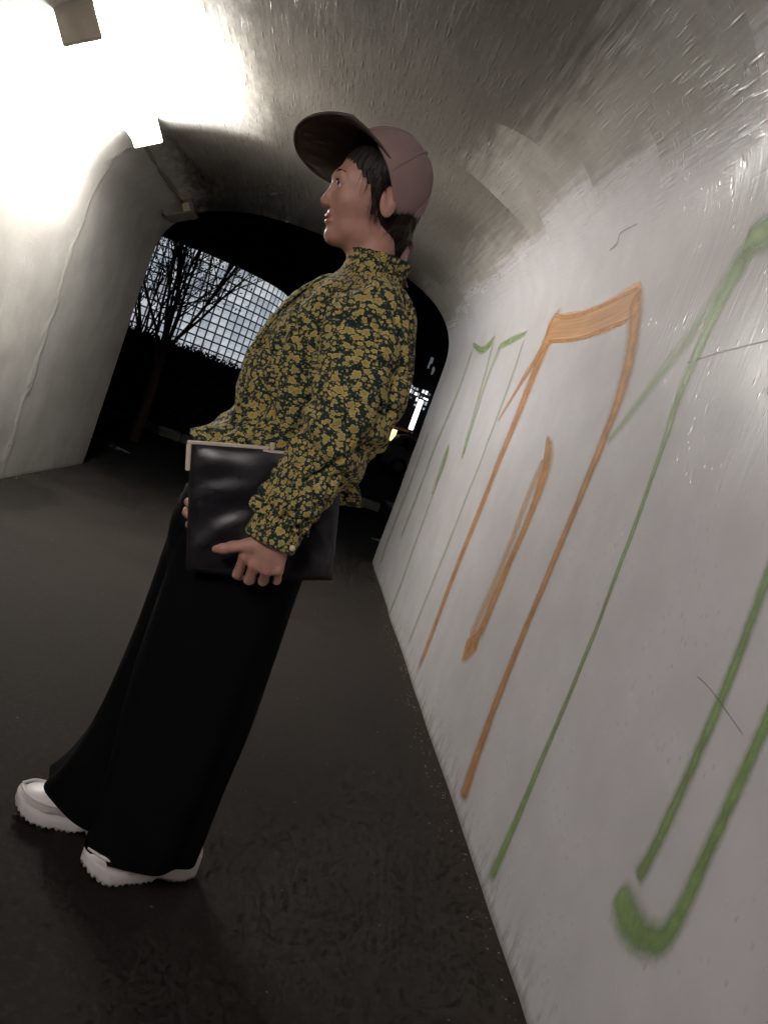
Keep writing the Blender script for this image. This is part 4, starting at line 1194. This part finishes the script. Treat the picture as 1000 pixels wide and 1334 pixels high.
# ------------------------------------------------------------------ outside the tunnel: kerb, markings, hedge, tree, lit buildings, car
M_KERB = simple('kerb_stone', (0.15, 0.15, 0.145), 0.8, 0.3, var=0.2, scale=8)
kx = -9.0; i = 0
kerb = empty('kerb', (-2.0, 11.6, 0)); tag(kerb, 'low stone kerb in front of the hedge', 'kerb')
while kx < 0.6:
    keep(boxobj('kerb_stone', (kx, 11.5, -0.02), (kx + 0.588, 11.65, 0.125 + random.uniform(-0.003, 0.003)), M_KERB, None, 0.012), kerb)
    kx += 0.60
def mat_marking():
    t = NT('worn_road_paint')
    co = t.coord()
    n = t.noise(co, 14.0, 5.0, 0.7)
    p = t.principled((0.42, 0.46, 0.50), 0.7, None, 0.3); tr = t.n('BsdfTransparent'); mx = t.n('MixShader')
    t.put(mx.inputs[0], t.mapr(n, 0.42, 0.55, 0.95, 0.0)); t.put(mx.inputs[1], p); t.put(mx.inputs[2], tr.outputs[0])
    return t.done(mx.outputs[0])
M_MARK = mat_marking()
def marking(pts, label):
    o = pydata('road_marking', [(x, y, 0.004) for x, y in pts], [tuple(range(len(pts)))], M_MARK, smooth=False)
    return tag(o, kind='structure')
marking([(-2.30, 8.55), (-2.10, 8.72), (-1.72, 8.32), (-1.86, 8.18)], 'a')
marking([(0.90, 8.15), (1.15, 8.35), (1.12, 8.50), (0.86, 8.28)], 'b')
marking([(1.50, 13.2), (2.10, 13.2), (2.10, 14.4), (1.50, 14.4)], 'c')

# hedge
M_LEAF = simple('hedge_leaf', (0.018, 0.026, 0.013), 0.7, 0.3, var=0.5, scale=6)
M_CORE = simple('hedge_core', (0.010, 0.011, 0.008), 0.95, 0.1)
hedge = empty('hedge', (-2.5, 12.4, 0)); tag(hedge, 'dark clipped hedge behind the kerb, ragged along its top', 'hedge')
n = 160
hx = np.linspace(-9.0, 0.4, n)
top = 1.28 + 0.05 * vnoise(np.stack([hx * 1.7, hx * 0, hx * 0], -1)) + 0.05 * vnoise(np.stack([hx * 6, hx * 0, hx * 0], -1))
V = []
for yy, zz_ in ((11.85, 0.0), (11.80, 0.7), (11.95, None), (12.9, None), (13.0, 0.0)):
    for k in range(n): V.append((hx[k], yy + 0.06 * math.sin(hx[k] * 9 + yy), top[k] if zz_ is None else zz_))
keep(pydata('core', V, gridfaces(5, n), M_CORE), hedge)
def leaves(name, C, size, mat, parent, up=0.3):
    """C (n,3) centres -> small folded leaf quads, joined"""
    m = len(C); D = RNG.normal(size=(m, 3)); D[:, 2] += up; D /= np.linalg.norm(D, axis=1, keepdims=True)
    E = np.cross(D, RNG.normal(size=(m, 3))); E /= np.linalg.norm(E, axis=1, keepdims=True)
    s = size * RNG.uniform(0.6, 1.3, m)[:, None]
    Nn = np.cross(D, E)
    V = np.stack([C - D * s, C + E * s * 0.38 + Nn * s * 0.12, C + D * s, C - E * s * 0.38 + Nn * s * 0.12], 1).reshape(-1, 3)
    F = np.arange(m * 4).reshape(m, 4)
    o = mesh_np(name, V, F, mat, None); keep(o, parent); return o
m = 9000
lx = RNG.uniform(-9, 0.4, m); side = RNG.random(m)
tz = np.interp(lx, hx, top)
lz = np.where(side < 0.45, tz + RNG.normal(0.02, 0.035, m), RNG.uniform(0.1, 1.3, m))
ly = np.where(side < 0.45, RNG.uniform(11.8, 12.9, m), 11.80 + RNG.normal(0, 0.05, m))
o = leaves('foliage', np.stack([lx, ly, lz], 1), 0.035, M_LEAF, hedge); o['kind'] = 'stuff'
# upright shoots above the hedge line
V, F = [], []
for k in range(420):
    x, y = random.uniform(-6, 0.3), random.uniform(11.85, 12.8); z0 = float(np.interp(x, hx, top)) - 0.05
    L = random.uniform(0.06, 0.26); dx, dy = random.gauss(0, 0.06), random.gauss(0, 0.05); b = len(V)
    for q, rr in ((0, 0.007), (1, 0.002)):
        for a in range(3):
            V.append((x + dx * q + rr * math.cos(a * 2.09), y + dy * q + rr * math.sin(a * 2.09), z0 + L * q))
    F += [(b + a, b + (a + 1) % 3, b + 3 + (a + 1) % 3, b + 3 + a) for a in range(3)]
o = keep(pydata('shoots', V, F, M_CORE), hedge); o['kind'] = 'stuff'

# tree with many upright limbs before the lit wall
M_BARK = simple('bark', (0.050, 0.034, 0.026), 0.9, 0.2, var=0.4, scale=20)
M_TLEAF = simple('tree_leaf', (0.020, 0.026, 0.014), 0.7, 0.3, var=0.4)
def tree(base, label, seed, limbs, hz, spread):
    rnd = random.Random(seed)
    root = empty('tree', base); tag(root, label, 'tree')
    V, F, tips = [], [], []
    def tube_(p, q, ra, rb, n=5):
        b = len(V); d = (q - p).normalized(); s = d.orthogonal().normalized(); u = d.cross(s)
        for pt, r in ((p, ra), (q, rb)):
            for k in range(n):
                a = 2 * math.pi * k / n; V.append(tuple(pt + s * math.cos(a) * r + u * math.sin(a) * r))
        F.extend([(b + k, b + (k + 1) % n, b + n + (k + 1) % n, b + n + k) for k in range(n)])
    def grow(p, d, L, r, depth):
        steps = 4
        for k in range(steps):
            d = (d + Vector((rnd.gauss(0, 0.10), rnd.gauss(0, 0.10), rnd.gauss(0.03, 0.05)))).normalized()
            q = p + d * (L / steps); r2 = r * 0.86
            tube_(p, q, r, r2)
            if depth > 0 and k > 0:
                for _ in range(2 if depth > 1 else 1):
                    nd = (d + Vector((rnd.gauss(0, 0.5), rnd.gauss(0, 0.45), rnd.gauss(0.1, 0.25)))).normalized()
                    grow(q, nd, L * rnd.uniform(0.40, 0.62), r2 * 0.55, depth - 1)
            p, r = q, r2
            if depth <= 1: tips.append(tuple(p))
    bz = Vector(base)
    crown_v = None
    tube_(bz, bz + Vector((0.02, 0, 0.6)), 0.075, 0.062, 9)
    tube_(bz + Vector((0.02, 0, 0.6)), bz + Vector((0.0, 0, 1.15)), 0.062, 0.055, 9)
    trunk = keep(pydata('trunk', V, F, M_BARK), root)
    V, F = [], []
    for k in range(limbs):
        a = 2 * math.pi * k / limbs + rnd.uniform(-0.3, 0.3)
        d = Vector((math.cos(a) * spread, math.sin(a) * spread, 1.0)).normalized()
        grow(bz + Vector((0, 0, 0.85 + 0.28 * rnd.random())), d, hz * rnd.uniform(0.8, 1.1), 0.022, 2)
    keep(pydata('limbs', V, F, M_BARK), root)
    C = np.array(tips); C = C[RNG.integers(0, len(C), 2600)] + RNG.normal(0, 0.05, (2600, 3))
    o = leaves('crown', C, 0.022, M_TLEAF, root); o['kind'] = 'stuff'
    return root
tree((-2.02, 9.6, 0.0), 'thin leafless tree with many upright limbs between the kerb and tunnel mouth', 5, 12, 1.5, 0.34)
tree((-3.25, 13.6, 0.0), 'smaller dark tree rising behind the hedge', 9, 8, 1.5, 0.30)

# building with a curved glass-block wall lit from inside
gb = empty('glass_block_building', (-3.0, 18.0, 0)); tag(gb, 'building with a rounded glass-block wall glowing bluish white', 'building')
M_DARKWALL = simple('dark_render', (0.020, 0.020, 0.022), 0.8, 0.2)
def mat_block():
    t = NT('lit_glass_block')
    oi = t.n('ObjectInfo')
    co = t.coord()
    n = t.noise(co, 9.0, 2.0)
    e = t.n('Emission'); t.put(e.inputs[0], t.mix(oi.outputs['Random'], (0.66, 0.74, 0.86), (0.84, 0.89, 0.95)))
    t.put(e.inputs[1], t.math('MULTIPLY', t.mapr(oi.outputs['Random'], 0, 1, 0.50, 0.66), t.mapr(n, 0.3, 0.7, 0.75, 1.15)))
    return t.done(e.outputs[0])
M_BLOCK = mat_block()
PITCH, RAD, XJ = 0.193, 2.20, -4.00
def facade(s):
    """s metres from the flat/curved joint; returns x, y, facing angle"""
    if s < 0: return XJ + s, 18.0, 0.0
    a = s / RAD
    return XJ + RAD * math.sin(a), 18.0 + RAD * (1 - math.cos(a)), a
bm = bmesh.new()
w = PITCH * 0.405
g = [[bm.verts.new(((i - 2) / 2 * w, -0.012 * (1 - ((i - 2) / 2) ** 4) * (1 - ((j - 2) / 2) ** 4), (j - 2) / 2 * w)) for j in range(5)] for i in range(5)]
for i in range(4):
    for j in range(4): bm.faces.new((g[i][j], g[i + 1][j], g[i + 1][j + 1], g[i][j + 1]))
block_me = bpy.data.meshes.new('glass_block'); bm.to_mesh(block_me); bm.free()
block_me.materials.append(M_BLOCK)
block_me.polygons.foreach_set('use_smooth', [True] * len(block_me.polygons))
ROWS, Z_TOP = 12, 3.50
for c in range(-8, 17):
    x, y, a = facade((c + 0.5) * PITCH)
    for r in range(ROWS):
        o = bpy.data.objects.new('glass_block', block_me); COL.objects.link(o)
        o.location = (x, y, Z_TOP - (r + 0.5) * PITCH); o.rotation_euler = (0, 0, a)
        keep(o, gb)
def strip(name, z0, z1, off, mat, sa=-20 * PITCH, sb=17.5 * PITCH, depth=0.25):
    V = []
    ss = np.linspace(sa, sb, 60)
    for z in (z0, z1):
        for k in ss:
            x, y, a = facade(k); V.append((x + math.sin(a) * off * -1 * -1, y - math.cos(a) * off, z))
    for z in (z1, z0):
        for k in ss:
            x, y, a = facade(k); V.append((x - math.sin(a) * depth, y + math.cos(a) * depth, z))
    return keep(pydata(name, V, gridfaces(4, 60), mat, None, False), gb)
strip('wall', 0.0, Z_TOP - ROWS * PITCH, 0.03, M_DARKWALL)
strip('grid_backing', Z_TOP - ROWS * PITCH + 0.001, Z_TOP, -0.012, emitter('glowing_mortar', (0.7, 0.78, 0.9), 0.030))
strip('fascia', Z_TOP + 0.001, Z_TOP + 1.6, 0.10, M_DARKWALL)

# lit shop across the road
sh = empty('shop_building', (4.0, 32.0, 0)); tag(sh, 'far dark shop front with rows of small lit panes and an orange glow below', 'building')
keep(boxobj('wall', (-1.5, 32.0, 0.0), (11.0, 36.0, 7.0), M_DARKWALL, None, 0.0), sh)
M_PANE = {k: emitter('lit_pane_%s' % k, c, s) for k, c, s in (('bright', (0.95, 0.97, 1.0), 1.6), ('dim', (0.8, 0.86, 0.95), 0.45), ('faint', (0.7, 0.78, 0.9), 0.12), ('warm', (1.0, 0.72, 0.42), 1.6))}
pane_me = {}
def pane(x0, x1, z0, z1, kind, y=31.985):
    o = boxobj('window_pane', (x0, y - 0.03, z0), (x1, y + 0.01, z1), M_PANE[kind], None, 0.0); return keep(o, sh)
rnd = random.Random(3)
for r in range(4):
    for c in range(13):
        x = 2.0 + c * 0.13; z = 3.42 - r * 0.20 - 0.035 * c * 0.3
        k = rnd.random()
        if k < 0.18: continue
        pane(x, x + rnd.uniform(0.05, 0.11), z, z + rnd.uniform(0.06, 0.15), 'bright' if k > 0.80 else 'dim' if k > 0.5 else 'faint')
for k in range(7):
    x = 3.0 + rnd.random() * 0.5; z = 4.1 + rnd.random() * 0.6
    pane(x, x + 0.07, z, z + rnd.uniform(0.1, 0.3), 'faint')
M_AWN = simple('red_awning', (0.35, 0.10, 0.06), 0.7, 0.3)
keep(boxobj('awning', (2.0, 30.9, 1.62), (3.4, 31.96, 1.70), M_AWN, None, 0.01), sh)
pane(2.66, 2.90, 1.10, 1.58, 'warm'); pane(2.68, 2.75, 1.92, 2.02, 'warm'); pane(2.56, 2.68, 0.80, 1.06, 'warm')
sg = empty('light_sign', (3.24, 30.6, 0)); tag(sg, 'slim upright white light sign beside the far shop', 'sign')
keep(boxobj('post', (3.20, 30.55, 0.0), (3.28, 30.63, 1.85), M_DARKWALL, None, 0.005), sg)
keep(boxobj('light_panel', (3.14, 30.5, 1.75), (3.32, 30.6, 2.95), emitter('white_sign_light', (0.95, 0.97, 1.0), 3.0), None, 0.02), sg)

# parked car seen side-on
car = empty('parked_car', (4.15, 29.2, 0)); tag(car, 'pale parked car with dark windows in front of the far shop', 'car')
M_CARP = simple('pale_car_paint', (0.42, 0.43, 0.45), 0.25, 0.5, var=0.04, bump=0.0)
M_GLASS = simple('dark_car_glass', (0.010, 0.011, 0.013), 0.08, 0.6, var=0.0, bump=0.0)
M_TYRE = simple('tyre', (0.02, 0.02, 0.02), 0.85, 0.3)
M_RIM = simple('wheel_rim', (0.40, 0.41, 0.42), 0.3, 0.5, 0.8)
out = [(-1.75, 0.28), (-1.78, 0.72), (-1.60, 0.92), (-1.42, 1.38), (-1.15, 1.50), (0.25, 1.52), (0.62, 1.40), (1.05, 0.98), (1.70, 0.85), (1.82, 0.62), (1.80, 0.28)]
CX, CY = 4.15, 29.2
def prism(name, pts, y0, y1, mat, inset=0.0):
    n = len(pts); V = [(CX + x, y0, z) for x, z in pts] + [(CX + x, y1, z) for x, z in pts]
    if inset:
        V = [(v[0] * 1.0, v[1] + (inset if i < n else -inset) * max(0, (v[2] - 0.9) / 0.6), v[2]) for i, v in enumerate(V)]
    F = [tuple(range(n))[::-1], tuple(range(n, 2 * n))] + [(k, (k + 1) % n, n + (k + 1) % n, n + k) for k in range(n)]
    o = pydata(name, V, F, mat, None, False)
    b = o.modifiers.new('edge', 'BEVEL'); b.width = 0.03; b.segments = 2; b.limit_method = 'ANGLE'
    return keep(o, car)
prism('body', out, CY - 0.80, CY + 0.80, M_CARP, 0.12)
for pts in ([(-1.34, 0.98), (-1.20, 1.36), (-0.40, 1.42), (-0.40, 0.98)], [(-0.30, 0.98), (-0.30, 1.42), (0.22, 1.42), (0.55, 1.32), (0.80, 0.98)]):
    V = [(CX + x, CY - 0.808 + 0.12 * max(0, (z - 0.9) / 0.6), z) for x, z in pts]
    V += [(v[0], v[1] + 0.01, v[2]) for v in V]
    F = [(0, 1, 2, 3, 4)[:len(pts)][::-1]] + [(k, (k + 1) % len(pts), len(pts) + (k + 1) % len(pts), len(pts) + k) for k in range(len(pts))]
    keep(pydata('window', V, F, M_GLASS, None, False), car)
for wx in (-1.12, 1.15):
    for wy in (CY - 0.74, CY + 0.74):
        bm = bmesh.new(); bmesh.ops.create_cone(bm, cap_ends=True, segments=28, radius1=0.31, radius2=0.31, depth=0.20, matrix=Matrix.Translation((CX + wx, wy, 0.31)) @ Matrix.Rotation(math.pi / 2, 4, 'X'))
        bmesh.ops.bevel(bm, geom=[e for e in bm.edges if e.is_boundary or len(e.link_faces) == 2 and e.calc_face_angle(0) > 1], offset=0.03, segments=2, affect='EDGES')
        wh = keep(frombm('wheel', bm, M_TYRE, None, True), car)
        bm = bmesh.new(); bmesh.ops.create_cone(bm, cap_ends=True, segments=24, radius1=0.20, radius2=0.17, depth=0.03, matrix=Matrix.Translation((CX + wx, wy + math.copysign(0.112, wy - CY), 0.31)) @ Matrix.Rotation(math.copysign(math.pi / 2, CY - wy), 4, 'X'))
        r_ = frombm('rim', bm, M_RIM, None, False); r_.parent = wh; r_.matrix_parent_inverse = Matrix.Translation(car.location).inverted() @ Matrix.Translation(car.location)
keep(boxobj('tail_light', (CX - 1.80, CY - 0.72, 0.72), (CX - 1.70, CY - 0.50, 0.90), simple('red_lens', (0.25, 0.02, 0.02), 0.2), None, 0.015), car)
keep(boxobj('headlight', (CX + 1.70, CY - 0.72, 0.64), (CX + 1.82, CY - 0.48, 0.78), M_RIM, None, 0.015), car)
